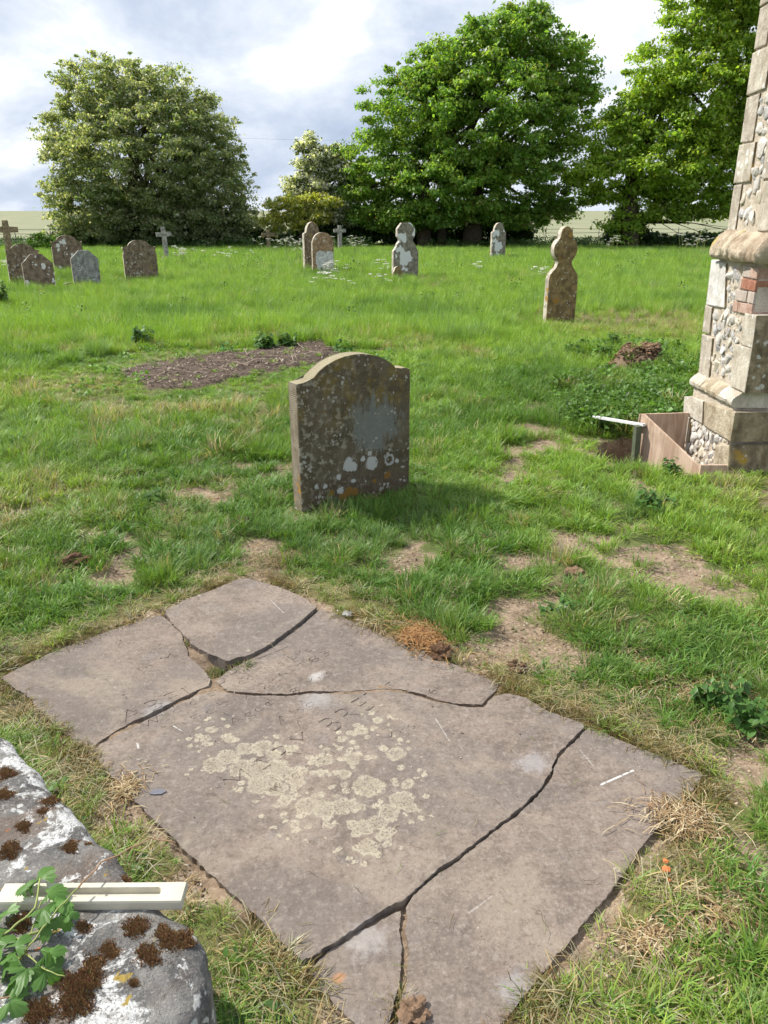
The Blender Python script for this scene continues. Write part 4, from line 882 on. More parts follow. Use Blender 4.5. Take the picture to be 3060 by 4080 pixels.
def rounded_box(sx, sy, sz, nx, ny, nz, r):
    bm = bmesh.new(); faces = {}
    def vert(i, j, k):
        key = (i, j, k)
        if key not in faces: faces[key] = bm.verts.new((sx * i / nx, sy * j / ny, sz * k / nz))
        return faces[key]
    for i in range(nx):
        for j in range(ny):
            for k in (0, nz): bm.faces.new((vert(i, j, k), vert(i + 1, j, k), vert(i + 1, j + 1, k), vert(i, j + 1, k)))
    for i in range(nx):
        for k in range(nz):
            for j in (0, ny): bm.faces.new((vert(i, j, k), vert(i + 1, j, k), vert(i + 1, j, k + 1), vert(i, j, k + 1)))
    for j in range(ny):
        for k in range(nz):
            for i in (0, nx): bm.faces.new((vert(i, j, k), vert(i, j + 1, k), vert(i, j + 1, k + 1), vert(i, j, k + 1)))
    for v in bm.verts:
        q = Vector((min(max(v.co.x, r), sx - r), min(max(v.co.y, r), sy - r), min(max(v.co.z, r), sz - r))); d = v.co - q
        if d.length > 1e-6: v.co = q + d.normalized() * r
    return bm
C0 = G(965, 3905, TZ); E0 = G(0, 2905, TZ); ldir = (E0 - C0).normalized(); tang = math.atan2(ldir.y, ldir.x)
T = empty('tomb_slab', (C0.x, C0.y, 0), tang); tag(T, 'lichen covered grey tomb slab with brown moss in the near left corner', 'tomb')
bm = rounded_box(1.9, .95, .17, 120, 60, 14, .045)
for v in bm.verts:
    p = v.co; n = mnoise.fractal(p * 9, 1.0, 2.0, 5) * .0045 + mnoise.fractal(p * 40 + Vector((3, 1, 2)), 1.0, 2.0, 4) * .0028 + mnoise.noise(p * 2.5) * .003
    edge = min(p.x, p.y, .17 - p.z) 
    nx, ny, nz = v.normal if v.normal.length else (0, 0, 1)
    v.co += Vector((0, 0, 1)) * n if p.z > .06 else Vector((0, 0, n * .3))
    if p.x < .05: v.co.x += mnoise.fractal(p * 9, 1, 2, 4) * .02 + .02 * mnoise.noise(p * 4)
    if p.y < .05: v.co.y += mnoise.fractal(p * 9 + Vector((5, 0, 0)), 1, 2, 4) * .014
    dn = math.hypot(p.x - .50, p.y); 
    if dn < .05: v.co.y += .018 * (1 - dn / .05) ** .7
    rc = math.hypot(p.x, p.y)
    if rc < .1: k = (1 - rc / .1); v.co.x += .03 * k; v.co.y += .03 * k; v.co.z -= .02 * k
SLAB = o = link('slab', bm_mesh('slab', bm), M_TOMB, T, True); o.location = (0, 0, TZ - .165)
# the long side of the slab runs away from the camera; its free width lies to the left
bb = bmesh.new(); r = bmesh.ops.create_cube(bb, size=1.0)
for v in r['verts']: v.co = Vector((.95 + v.co.x * 1.6, .5 + v.co.y * .68, .10 + v.co.z * .36))
bmesh.ops.bevel(bb, geom=bb.edges[:], offset=.015, segments=2, affect='EDGES')
link('plinth', bm_mesh('plinth', bb), M_TOMB, T)
def moss_mat():
    t = NT('dry_brown_moss'); c = t.attr('col').outputs['Color']; return t.done(t.bsdf(c, .95, None, .1))
M_MOSS = moss_mat()
MOSS = [(545, 3700, .042), (700, 3765, .046), (655, 3740, .03), (595, 3817, .040), (433, 3783, .026), (455, 3810, .02), (330, 3935, .060), (375, 3850, .035), (300, 4010, .05), (328, 3705, .028), (533, 3922, .014), (283, 3383, .026), (195, 3205, .030), (170, 3240, .02), (33, 3090, .034), (495, 3505, .014), (45, 3395, .045), (83, 3683, .04), (95, 3295, .028), (165, 4040, .05), (345, 3375, .014), (20, 3180, .03)]
def slab_z(p):                           # height of the slab top at a point, read from its own mesh
    return TOPZ(p)
_inv = Matrix.Translation((C0.x, C0.y, 0)) @ Matrix.Rotation(tang, 4, 'Z')
_tv = np.array([tuple(_inv @ (v.co + Vector((0, 0, TZ - .165)))) for v in o.data.vertices if v.co.z > .09])
def TOPZ(p):
    d = np.hypot(_tv[:, 0] - p.x, _tv[:, 1] - p.y); return float(np.mean(_tv[np.argsort(d)[:4], 2]))
for k, (u, v, rad) in enumerate(MOSS):
    rad *= .72
    rn = np.random.default_rng(100 + k); p = G(u, v, TZ); n = int(900 + 42000 * rad * rad * 12)
    a = rn.random(n) * 6.283; q = rn.random(n) ** .6 * (1 + .35 * np.sin(a * 3 + k) + .22 * np.sin(a * 5 + 2 * k) + .15 * np.sin(a * 9 + 3 * k))
    x = np.cos(a) * q * rad; y = np.sin(a) * q * rad * .8; top = rad * .17 * np.clip(1 - q ** 2 * .8, .05, 1) * (.8 + .5 * vnoise(x * 90 + 50, y * 90 + 50, k))
    B0 = np.stack([x, y, np.full(n, -.006)], 1); tip = np.stack([x + rn.normal(0, .0022, n) + x * .05, y + rn.normal(0, .0022, n) + y * .05, top], 1)
    th = rn.random(n) * 6.283; s = np.stack([np.cos(th), np.sin(th), np.zeros(n)], 1) * .0016
    V = np.stack([B0 - s, B0 + s, tip + s * .45, tip - s * .45], 1).reshape(-1, 3)
    pal = np.array([(.22, .125, .065), (.30, .165, .085), (.15, .09, .05), (.27, .22, .09), (.36, .20, .11)]); cl = pal[rn.integers(0, 5, n)] * rn.uniform(.7, 1.3, (n, 1))
    cl = np.repeat(np.concatenate([cl, np.ones((n, 1))], 1)[:, None], 4, 1).reshape(-1, 4)
    m = link('moss_cushion', np_mesh('moss_cushion', V, np.arange(n * 4).reshape(n, 4), dict(col=('FLOAT_COLOR', cl))), M_MOSS, SLAB)
    w = Matrix.Translation((0, 0, TZ - .165)).inverted() @ _inv.inverted() @ Vector((p.x, p.y, TOPZ(p))); m.location = w

# cream plastic bar with a long slot, lying on the slab
M_PLASTIC = plain_mat('cream_plastic_grubby', (.50, .47, .38), .5, 22, .28, .12, .002, spec=.4)
def plastic_bar():
    L, Wd, Hh = .362, .046, .022; bm = bmesh.new(); n = 10
    def slot(r, x0, x1): return [(x1 + r * math.cos(t), r * math.sin(t)) for t in np.linspace(-math.pi / 2, math.pi / 2, n)] + [(x0 + r * math.cos(t), r * math.sin(t)) for t in np.linspace(math.pi / 2, 3 * math.pi / 2, n)]
    S = slot(.0105, -.125, .125); ins = slot(.009, -.125, .125)
    hw, hl = Wd / 2, L / 2
    out = []
    for (x, y) in S:                       # outer ring vertex matched to each slot vertex
        if abs(x) >= .125: sx = math.copysign(1, x); ty = y / .0105; out.append((sx * hl, ty * hw))
        else: out.append((x, math.copysign(hw, y)))
    m = len(S); rings = [[(x * .985, y * .96, 0) for x, y in out], [(x, y, .004) for x, y in out], [(x, y, Hh - .004) for x, y in out], [(x * .992, y * .93, Hh) for x, y in out], [(x, y, Hh) for x, y in S], [(x, y, .009) for x, y in ins]]
    R = [[bm.verts.new(p) for p in r] for r in rings]
    for a, b in zip(R[:-1], R[1:]):
        for i in range(m): bm.faces.new((a[i], a[(i + 1) % m], b[(i + 1) % m], b[i]))
    bm.faces.new(R[0][::-1]); bm.faces.new(R[-1])
    o = link('plastic_bar', bm_mesh('plastic_bar', bm), M_PLASTIC)
    a, b = G(2, 3578, TZ + .012), G(737, 3572, TZ + .012); c = (a + b) / 2
    o.location = (c.x, c.y, TOPZ(c) - .001); o.rotation_euler = (0, 0, math.atan2(b.y - a.y, b.x - a.x)); o.scale.x = (b - a).length / L
    tag(o, 'cream plastic bar with a long slot lying on the tomb slab', 'plastic bar')
plastic_bar()

# pulled weed lying across the slab
M_WLEAF = leaf_mat('weed_leaves', trans=.35, rough=.45)
M_STEM = plain_mat('weed_stem', (.26, .30, .09), .6, 30, .3, .1, .001)
M_STEM2 = plain_mat('weed_stem_reddish', (.30, .18, .10), .6, 30, .3, .1, .001)
def lobed_leaf(sz, rn, lobes=5):
    V = [(0, 0, 0)]; ring = []
    n = 40
    for i in range(n + 1):
        t = -2.05 + 4.1 * i / n; r = sz * (.38 + .55 * abs(math.cos(t * lobes / 2.6)) ** .8 + .09 * math.sin(t * 41)) * (1.1 - .12 * abs(t))
        ring.append((math.cos(t) * r * 1.05, math.sin(t) * r, .16 * sz * math.sin(t * lobes / 1.3) - .35 * r * r / sz + .03 * sz * rn.uniform(-1, 1)))
    mid = [(x * .5, y * .5, z * .35 + .03 * sz) for x, y, z in ring]
    V += mid + ring; Fc = []
    for i in range(n):
        Fc.append((0, 1 + i, 2 + i, 2 + i)); Fc.append((1 + i, n + 2 + i, n + 3 + i, 2 + i))
    Fc = [f if f[2] != f[3] else f[:3] for f in Fc]; return V, Fc
def weed():
    o = G(60, 3790, TZ); root = empty('pulled_weed', (o.x, o.y, TZ)); tag(root, 'pulled green weed with lobed leaves trailing over the tomb slab', 'weed')
    rn = random.Random(5); P = lambda u, v, z: Vector(G(u, v, TZ + z)) - Vector((o.x, o.y, TZ))
    stems = [([(-40, 3760, .02), (60, 3690, .035), (140, 3620, .045), (160, 3500, .05)], .0024, 0), ([(-40, 3770, .02), (110, 3730, .03), (170, 3700, .03)], .0034, 0), ([(20, 3860, .02), (100, 3790, .03), (170, 3700, .04), (240, 3610, .05), (310, 3540, .05)], .0020, 0),
             ([(310, 3540, .05), (400, 3440, .05), (520, 3380, .055), (600, 3338, .06), (700, 3358, .055)], .0018, 1), ([(60, 3850, .02), (110, 3770, .03), (130, 3700, .03), (165, 3590, .045)], .0016, 0), ([(-20, 3990, .02), (60, 3960, .02), (100, 3930, .02)], .0015, 1), ([(100, 3800, .03), (190, 3870, .03), (260, 3890, .03)], .0013, 0)]
    for pts, r, mi in stems:
        C = [P(*q) for q in pts]; S = []
        for i in range(len(C) - 1):
            for k in range(5): S.append(C[i].lerp(C[i + 1], k / 5) + Vector((0, 0, .002 * math.sin(k * 1.3 + i))))
        S.append(C[-1]); Bag().add(tube_np(S, [r * (1 - .35 * i / len(S)) for i in range(len(S))], 7)).build('stem', [M_STEM, M_STEM2][mi], root)
    lv = [(160, 3500, .05, .040, 95), (130, 3530, .04, .026, 160), (100, 3545, .05, .024, 170), (190, 3560, .045, .036, 20), (215, 3600, .045, .038, -10), (170, 3620, .05, .036, -60), (235, 3650, .035, .034, -30), (190, 3680, .035, .030, -80), (20, 3710, .03, .036, 150), (30, 3760, .035, .030, 120),
          (60, 3800, .03, .038, 200), (30, 3830, .03, .034, 240), (105, 3860, .03, .046, -95), (80, 3880, .02, .040, -120), (175, 3810, .03, .040, 10), (195, 3800, .03, .030, 35), (180, 3870, .03, .040, 5), (40, 3990, .02, .040, -30), (15, 3650, .03, .036, 120), (275, 3640, .04, .020, 0), (60, 3770, .04, .03, 60), (0, 3780, .03, .03, 200)]
    for u, v, z, sz, ang in lv:
        sz *= .88; V, Fc = lobed_leaf(sz, rn, rn.choice([3, 5])); me = bpy.data.meshes.new('leaf'); me.from_pydata(V, [], Fc); me.update()
        g = rn.uniform(.8, 1.2); ca = me.attributes.new('col', 'FLOAT_COLOR', 'POINT'); ca.data.foreach_set('color', np.tile(np.array([.10 * g, .21 * g, .045 * g, 1], np.float32), len(V)))
        l = link('leaf', me, M_WLEAF, root, True); l.location = P(u, v, z); l.rotation_euler = (rn.uniform(-.6, .6), rn.uniform(-.2, .7), math.radians(ang))
weed()

# ------------------------------------------------------------------ shuttered trench beside the buttress
def ply_mat():
    t = NT('weathered_plywood'); o = t.obj(); g = t.noise(t.map(o, scale=(1, 1, .12), rot=(0, .5, 0)), 22, 6, .65, .6); n = t.noise(o, 5, 5, .6)
    c = t.mix(t.ss(g, .35, .65), (.38, .26, .185), (.58, .44, .335)); c = t.mix(t.math('MULTIPLY', t.ss(n, .5, .7), .4), c, (.28, .19, .13)); c = t.mix(t.ss(t.voro(o, 9), .05, .03), c, (.16, .09, .05))
    return t.done(t.bsdf(c, .8, t.bump(g, .3, .003), .25))
M_PLY = ply_mat(); M_POST = plain_mat('green_treated_timber', (.10, .12, .075), .8, 25, .4, .4, .004); M_WHITE = plain_mat('white_painted_batten', (.66, .66, .67), .6, 40, .3, .3, .002)
A = G(2790, 1872, .0); Tp = PY(2563, 1648, 5.50)
ang = math.atan2(Tp.y - A.y, Tp.x - A.x); S = math.hypot(Tp.x - A.x, Tp.y - A.y)
o = prism('plywood_sheet', [(-.03, -.42), (S, -.55), (S, Tp.z), (S - .02, Tp.z + .003), (-.03, .015)], 0, .018, M_PLY, None, .0015); o.location = (A.x, A.y, 0); o.rotation_euler = (0, 0, ang)
tag(o, 'sunlit triangular plywood sheet shoring the trench beside the buttress', 'plywood', 'plywood sheets shoring the trench')
zt = PY(2640, 1648, 5.60).z
o = prism('plywood_sheet', [(PY(2549, 1655, 5.60).x, -.6), (XP - .012, -.6), (XP - .012, zt + .006), (PY(2549, 1655, 5.60).x, zt - .005)], 5.60, 5.618, M_PLY, None, .0015)
tag(o, 'shaded brown plywood sheet across the back of the trench', 'plywood', 'plywood sheets shoring the trench')
pt = PY(2552, 1690, 5.44); o = prism('timber_post', [(-.022, -.55), (.022, -.55), (.022, pt.z - .01), (-.022, pt.z - .01)], -.022, .022, M_POST, None, .003); o.location = (pt.x - .012, 5.44, 0); o.rotation_euler = (0, -.04, .25)
tag(o, 'short greenish timber post against the plywood sheet', 'post')
a_, b_ = Vector(PY(2568, 1694, 5.42)), Vector(G(2366, 1660, .12)); d_ = b_ - a_
o = prism('white_batten', [(-.014, -.009), (.014, -.009), (.014, .009), (-.014, .009)], 0, d_.length, M_WHITE, None, .002); o.location = a_; o.rotation_euler = d_.to_track_quat('Y', 'Z').to_euler()
tag(o, 'thin white painted batten lying across the dark trench', 'batten')
zf = PY(2900, 1868, 4.895).z + .03
o = prism('edging_board', [(2.10, -.3), (3.4, -.3), (3.4, zf), (2.10, zf)], 4.88, 4.898, M_PLY, None, .0015)
tag(o, 'low plywood edging board along the foot of the buttress', 'board')
# ------------------------------------------------------------------ grass and ground cover: clumps set out by geometry nodes
M_GRASS = leaf_mat('grass_blades', True, .38, .45, .35, (1.15, 1.2, .55))
PROTO = bpy.data.collections.new('grass_clump_shapes')     # clump shapes, drawn only through the ground cover objects
def blades(name, n, rad, h0, h1, w, lean, seed, var=.25, flat=False, curl=.5):
    rn = np.random.default_rng(seed); V = []; Fc = []; C = []
    for i in range(n):
        a = rn.random() * 6.283; r = rad * math.sqrt(rn.random()); x, y = math.cos(a) * r, math.sin(a) * r
        h = rn.uniform(h0, h1); th = a + rn.normal(0, .9); ln = abs(rn.normal(lean, lean * .6)) + .05
        dx, dy = math.cos(th), math.sin(th); px, py = -dy * w * .5, dx * w * .5; g = rn.uniform(1 - var, 1 + var); gb = rn.uniform(.85, 1.15)
        b = len(V)
        for k, (t, ww) in enumerate(((0, 1.0), (.4, .95), (.75, .65))):
            zz = h * t * (1 - curl * ln * t * .5); o = h * ln * t * t
            if flat: zz = .006 + h * .10 * math.sin(t * 3.0); o = h * t
            V += [(x + dx * o - px * ww, y + dy * o - py * ww, zz), (x + dx * o + px * ww, y + dy * o + py * ww, zz)]
        zz = h * (1 - curl * ln * .5) if not flat else .004; V.append((x + dx * h * (ln if not flat else 1.1), y + dy * h * (ln if not flat else 1.1), zz))
        for k in range(7): s = g * (.82 + .3 * (k // 2) / 3); C.append((s * gb, s, s / gb, 1))
        Fc += [(b, b + 1, b + 3), (b, b + 3, b + 2), (b + 2, b + 3, b + 5), (b + 2, b + 5, b + 4), (b + 4, b + 5, b + 6)]
    me = np_mesh(name, V, np.array(Fc), dict(col=('FLOAT_COLOR', C))); me.materials.append(M_GRASS)
    o = bpy.data.objects.new(name, me); PROTO.objects.link(o); return o
def broad(name, n, rad, lz, h, seed, elong=1.6, heart=False):
    rn = np.random.default_rng(seed); V = []; Fc = []; C = []
    for i in range(n):
        a = rn.random() * 6.283; r = rad * math.sqrt(rn.random()); base = Vector((math.cos(a) * r, math.sin(a) * r, rn.uniform(.25, 1) * h)); th = rn.random() * 6.283; s = lz * rn.uniform(.6, 1.25)
        R = Euler((rn.normal(0, .45), rn.normal(0, .45), th)).to_matrix(); b = len(V)
        pts = [(0, 0, 0), (.35 * elong, .5, .10), (.7 * elong, .35, .05), (1.0 * elong, 0, -.18), (.7 * elong, -.35, .05), (.35 * elong, -.5, .10), (.5 * elong, 0, -.02)]
        for p in pts: V.append(tuple(base + R @ (Vector(p) * s)))
        g = rn.uniform(.65, 1.35)
        C += [(g, g, g, 1)] * 7
        Fc += [(b, b + 1, b + 6), (b + 1, b + 2, b + 6), (b + 2, b + 3, b + 6), (b + 3, b + 4, b + 6), (b + 4, b + 5, b + 6), (b + 5, b, b + 6)]
    me = np_mesh(name, V, np.array(Fc), dict(col=('FLOAT_COLOR', C))); me.materials.append(M_GRASS)
    o = bpy.data.objects.new(name, me); PROTO.objects.link(o); return o
names = []
for k in range(3): names.append(blades('clump_%02d' % len(names), 44, .05, .026, .066, .0040, .85, k))                 # 0-2 lawn
names.append(blades('clump_%02d' % len(names), 26, .06, .02, .075, .0022, .6, 5, .35, True))                         # 3 dead straw lying flat
names.append(blades('clump_%02d' % len(names), 40, .045, .012, .032, .0030, 1.0, 6, .35))                            # 4 shaved stubble
for k in range(2): names.append(blades('clump_%02d' % len(names), 42, .075, .07, .16, .0045, .65, 10 + k))            # 5-6 rough
for k in range(3): names.append(blades('clump_%02d' % len(names), 46, .13, .17, .40, .0065, .42, 20 + k))             # 7-9 long
names.append(broad('clump_%02d' % len(names), 12, .06, .028, .035, 31))                                              # 10 small broad leaves
names.append(broad('clump_%02d' % len(names), 26, .12, .045, .13, 32, 1.25))                                         # 11 ivy / nettle leaves
names.append(blades('clump_%02d' % len(names), 40, .30, .25, .55, .014, .35, 41))                                    # 12 far coarse grass
names.append(broad('clump_%02d' % len(names), 30, .25, .05, .45, 33, 1.5))                                           # 13 tall weeds
PTS, KIND, ROT, SCL, TINT = [], [], [], [], []
LUSH, BRIGHT, YEL, DRYC, BLUE = map(np.array, [(.125, .245, .042), (.255, .400, .062), (.37, .42, .11), (.50, .42, .25), (.17, .28, .11)])
def put(x, y, kind, sc, tint, rng, dz=0.0, tilt=.15):
    n = len(x)
    if n == 0: return
    PTS.append(np.stack([x, y, height(x, y) + dz], 1)); KIND.append(np.broadcast_to(kind, n).astype(np.int32)); ROT.append(np.stack([rng.normal(0, tilt, n), rng.normal(0, tilt, n), rng.random(n) * 6.283], 1))
    s = np.broadcast_to(sc, n) * rng.uniform(.75, 1.3, n); SCL.append(np.stack([s, s, s * rng.uniform(.8, 1.25, n)], 1)); TINT.append(tint * rng.uniform(.85, 1.15, (n, 1)))
TOMB_P = [tuple((_inv @ Vector((a, b, 0))).xy) for a, b in [(.0, .0), (1.9, 0), (1.9, .95), (.0, .95)]]
def free_ground(x, y):
    m = masks(x, y); ok = (m[6] > .004) & (dist_poly(x, y, TOMB_P) > .0 - .06) & (m[3] < .3)
    ok &= ~((x > 2.2) & (y > 4.86) & (y < 5.7)); ok &= ~((x > 2.02) & (y > 4.80) & (y < 4.9))
    hx = (x - mid.x) * math.cos(phi) + (y - mid.y) * math.sin(phi); hy = -(x - mid.x) * math.sin(phi) + (y - mid.y) * math.cos(phi)
    ok &= ~((np.abs(hx) < Wd / 2 + .01) & (hy > -.02) & (hy < .12))
    return ok, m
def scatter(y0, y1, dens, seed, mode):
    rng = np.random.default_rng(seed); area = (y1 - y0) * (.64 * (y0 + y1) + 3.2); n = int(area * dens)
    y = np.sqrt(rng.uniform(y0 ** 2, y1 ** 2, n)) if y0 > 3 else rng.uniform(y0, y1, n)
    x = rng.uniform(-1, 1, n) * (.64 * y + 1.6)
    ok, m = free_ground(x, y); soil, dry, mulch, hole, ivy, heap, dl = m
    bare = np.clip(np.maximum(np.maximum(soil * 1.15, mulch), heap), 0, 1)
    keep = ok & (rng.random(n) > np.where((soil > .3) & (mulch < .3) & (mode == 'near'), np.minimum(bare, .66), bare * .97)); thin = (soil > .45)[keep]; x, y = x[keep], y[keep]; dry = dry[keep]; dl = dl[keep]; soil = soil[keep]; ivy = ivy[keep]; n = len(x)
    lush = fbm(x * .55, y * .55, 51, 4); patch = fbm(x * 2.2, y * 2.2, 52, 3); d = np.hypot(x, y)
    t = LUSH + (BRIGHT - LUSH) * sstep(.32, .62, lush + (patch - .5) * .5 + sstep(7, 12, d) * .18)[:, None]
    t = t + (BLUE - t) * (sstep(.60, .72, patch) * .6)[:, None]
    t = t + (YEL - t) * (np.clip(dry * .75 + (rng.random(n) - .5) * .5, 0, 1) * .8)[:, None]
    isdry = rng.random(n) < np.clip(dry * .50 + .06 - .07 * sstep(6, 10, d), 0, 1); t[isdry] = DRYC * rng.uniform(.6, 1.1, (isdry.sum(), 1))
    if mode == 'near':
        k = rng.integers(0, 3, n); rough = (patch > .56) & (rng.random(n) < .55) & (dl > .14); k[rough] = rng.integers(5, 7, rough.sum())
        edge = (dl < .17) & (rng.random(n) < .75); k[edge] = 4; 
        st = isdry & (rng.random(n) < .6); k[st] = 3
        bl = (rng.random(n) < .05) & (dl > .1); k[bl] = 10; t[bl] = np.array([.09, .18, .045])
        sc = (1.0 + .25 * (lush - .5)) * (.62 + .38 * sstep(.1, .5, dl)); sc = np.where(k >= 5, .62, sc); sc = np.where(k == 10, .5, sc)
        st2 = (rng.random(n) < .05 + .13 * sstep(.45, .65, fbm(x * 1.3, y * 1.3, 55, 3))); k[st2] = 3; t[st2] = np.array([.42, .34, .19]) * rng.uniform(.6, 1.2, (st2.sum(), 1)); sc = np.where(k == 3, 1.0, sc)
        nt = thin.sum(); k[thin] = rng.choice([3, 3, 4, 4, 0], nt); sc = np.where(thin, .6, sc)
        put(x, y, k, sc, t, rng)
    elif mode == 'mid':
        longg = sstep(8.6, 11.5, y + (patch - .5) * 3 - .9 * (x > .5) * sstep(.5, 3, x) * 2.0 - dry * 3.5)
        k = rng.integers(5, 7, n); nearbed = (dist_poly(x, y, MULCH) < .9) & (y < 10.2); longg = np.where(nearbed, 0, longg); lo = rng.random(n) < longg; k[lo] = rng.integers(7, 10, lo.sum()); sh = (~lo) & ((rng.random(n) < .5) | nearbed); k[sh] = rng.integers(0, 3, sh.sum())
        sc = np.where(k < 3, np.where(nearbed, .75, 1.25), np.where(k < 7, .85, .35 + .30 * longg)); bl = rng.random(n) < .03; k[bl] = 11; sc = np.where(k == 11, .6, sc); t[bl] = LUSH; k[thin] = 4; sc = np.where(thin, 1.0, sc)
        put(x, y, k, sc, t, rng)
    else:
        mown = np.clip(dry * 1.3, 0, 1); k = rng.integers(7, 10, n); far = rng.random(n) < sstep(24, 34, y) * .5; k[far] = 12
        sc = np.where(k == 12, .62, .58 + .2 * sstep(18, 30, y)) * (1 - .62 * mown) * (.75 + .5 * patch); wd = (rng.random(n) < .004); k[wd] = 13; t[wd] = np.array([.09, .17, .04])
        put(x, y, k, sc, t, rng)
scatter(.75, 3.2, 620, 1, 'near'); scatter(3.2, 6.0, 420, 2, 'near'); scatter(5.2, 12.5, 190, 3, 'mid'); scatter(11.5, 26, 55, 4, 'far'); scatter(26, 57, 24, 5, 'far')
rg = np.random.default_rng(9)
# shaggy fringe hanging over the ledger's edges
def fringe():
    n = 2600; P = np.array(LEDGER); seg = rg.integers(0, len(P), n); t = rg.random(n)[:, None]; p = P[seg] * (1 - t) + P[(seg + 1) % len(P)] * t + rg.normal(0, .035, (n, 2)) 
    x, y = p[:, 0], p[:, 1]; ok, m = free_ground(x, y); nz = fbm(x * 3, y * 3, 61, 2); kp = ok & (nz > .40) & (m[6] < .13) & ~((x < -.9) & (y > 2.6) & (rg.random(n) < .3)); x, y = x[kp], y[kp]; n = len(x)
    k = rg.choice([4, 3, 4, 4, 3], n); c = np.array([(.20, .13, .05), (.30, .23, .11), (.13, .15, .035), (.24, .20, .07)])[rg.integers(0, 4, n)]
    put(x, y, k, .7, c, rg)
fringe()
# ivy and nettles round the spoil heap; coarse leaves along the mulch and the hedge bottom
def cover(n, u0, u1, v0, v1, kind, sc, tint, test=None, seed=0):
    r = np.random.default_rng(seed); a, b, c, d = G(u0, v0), G(u1, v0), G(u0, v1), G(u1, v1); y = r.uniform(d.y, b.y, n); x = r.uniform(-1, 1, n) * 0 + r.uniform(min(a.x, c.x), max(b.x, d.x), n)
    ok, m = free_ground(x, y); 
    if test: ok = test(x, y, m, ok, r)
    x, y = x[ok], y[ok]; tt = np.array(tint) * r.uniform(.7, 1.35, (len(x), 1)); put(x, y, kind, sc, tt, r, .0, .25)
cover(1900, 2050, 3000, 1380, 1760, 11, .70, (.11, .215, .045), lambda x, y, m, ok, r: ok & (m[4] > .35) & (m[5] < .35 + .25 * r.random(len(x))), 1)
cover(500, 2300, 2700, 1600, 1760, 11, .65, (.10, .19, .04), lambda x, y, m, ok, r: (m[4] > .2) & (m[3] < .3), 2)
cover(160, 500, 1400, 1370, 1500, 11, .8, (.08, .18, .045), lambda x, y, m, ok, r: ok & (dist_poly(x, y, MULCH) > 0) & (dist_poly(x, y, MULCH) < .2) & (y > 9.2) & (fbm(x * 1.5, y * 1.5, 71, 2) > .50), 3)
def far_weeds():
    n = 2600; r = np.random.default_rng(5); y = r.uniform(47.5, 56, n); x = r.uniform(-30, 30, n); ok = fbm(x * .25, y * .25, 81, 3) > .46; x, y = x[ok], y[ok]
    put(x, y, 13, 1.3, np.array([(.06, .115, .03)]) * np.ones((len(x), 1)), r)
far_weeds()
# tufts sprouting in the cracks of the ledger and round the nearest headstone's foot
r5 = np.random.default_rng(15)
for u, v, n, s in [(775, 2560, 8, .35), (850, 2650, 26, .45), (900, 2650, 20, .5), (950, 2650, 12, .4), (2120, 3190, 8, .3), (1730, 3500, 5, .3), (1590, 4000, 10, .5), (1600, 3960, 8, .4)]:
    p = G(u, v); x = p.x + r5.normal(0, .018, n); y = p.y + r5.normal(0, .018, n); put(x, y, r5.choice([0, 3, 4], n), s, np.array([(.10, .15, .03), (.3, .24, .12)])[r5.integers(0, 2, n)], r5)
def gn_scatter(name, P, K, R, S, Tn):
    me = bpy.data.meshes.new(name); me.vertices.add(len(P)); me.vertices.foreach_set('co', P.astype(np.float32).ravel())
    for an, ty, arr in (('pick', 'INT', K), ('turn', 'FLOAT_VECTOR', R), ('size', 'FLOAT_VECTOR', S), ('tint', 'FLOAT_VECTOR', Tn)):
        a = me.attributes.new(an, ty, 'POINT'); a.data.foreach_set('value' if ty == 'INT' else 'vector', arr.astype(np.int32 if ty == 'INT' else np.float32).ravel())
    o = link(name, me, M_GRASS)
    ng = bpy.data.node_groups.new(name + '_scatter', 'GeometryNodeTree'); ng.interface.new_socket('Geometry', in_out='INPUT', socket_type='NodeSocketGeometry'); ng.interface.new_socket('Geometry', in_out='OUTPUT', socket_type='NodeSocketGeometry')
    N = ng.nodes.new; gi, go = N('NodeGroupInput'), N('NodeGroupOutput'); ip = N('GeometryNodeInstanceOnPoints'); ci = N('GeometryNodeCollectionInfo')
    ci.inputs['Collection'].default_value = PROTO; ci.inputs['Separate Children'].default_value = True; ci.inputs['Reset Children'].default_value = True
    def na(n, ty): x = N('GeometryNodeInputNamedAttribute'); x.data_type = ty; x.inputs['Name'].default_value = n; return x.outputs['Attribute']
    L = ng.links.new; L(gi.outputs[0], ip.inputs['Points']); L(ci.outputs[0], ip.inputs['Instance']); ip.inputs['Pick Instance'].default_value = True
    L(na('pick', 'INT'), ip.inputs['Instance Index']); L(na('turn', 'FLOAT_VECTOR'), ip.inputs['Rotation']); L(na('size', 'FLOAT_VECTOR'), ip.inputs['Scale']); L(ip.outputs[0], go.inputs[0])
    md = o.modifiers.new('scatter', 'NODES'); md.node_group = ng; return o
P, K, R, S_, Tn = map(np.concatenate, (PTS, KIND, ROT, SCL, TINT))
ivy_sel = (K == 11)
g = gn_scatter('grass', P[~ivy_sel], K[~ivy_sel], R[~ivy_sel], S_[~ivy_sel], Tn[~ivy_sel]); tag(g, 'mown and long churchyard grass covering the ground', 'grass', kind='stuff')
g = gn_scatter('ivy_and_nettles', P[ivy_sel], K[ivy_sel], R[ivy_sel], S_[ivy_sel], Tn[ivy_sel]); tag(g, 'ivy and nettles spreading round the spoil heap', 'ivy', kind='stuff')

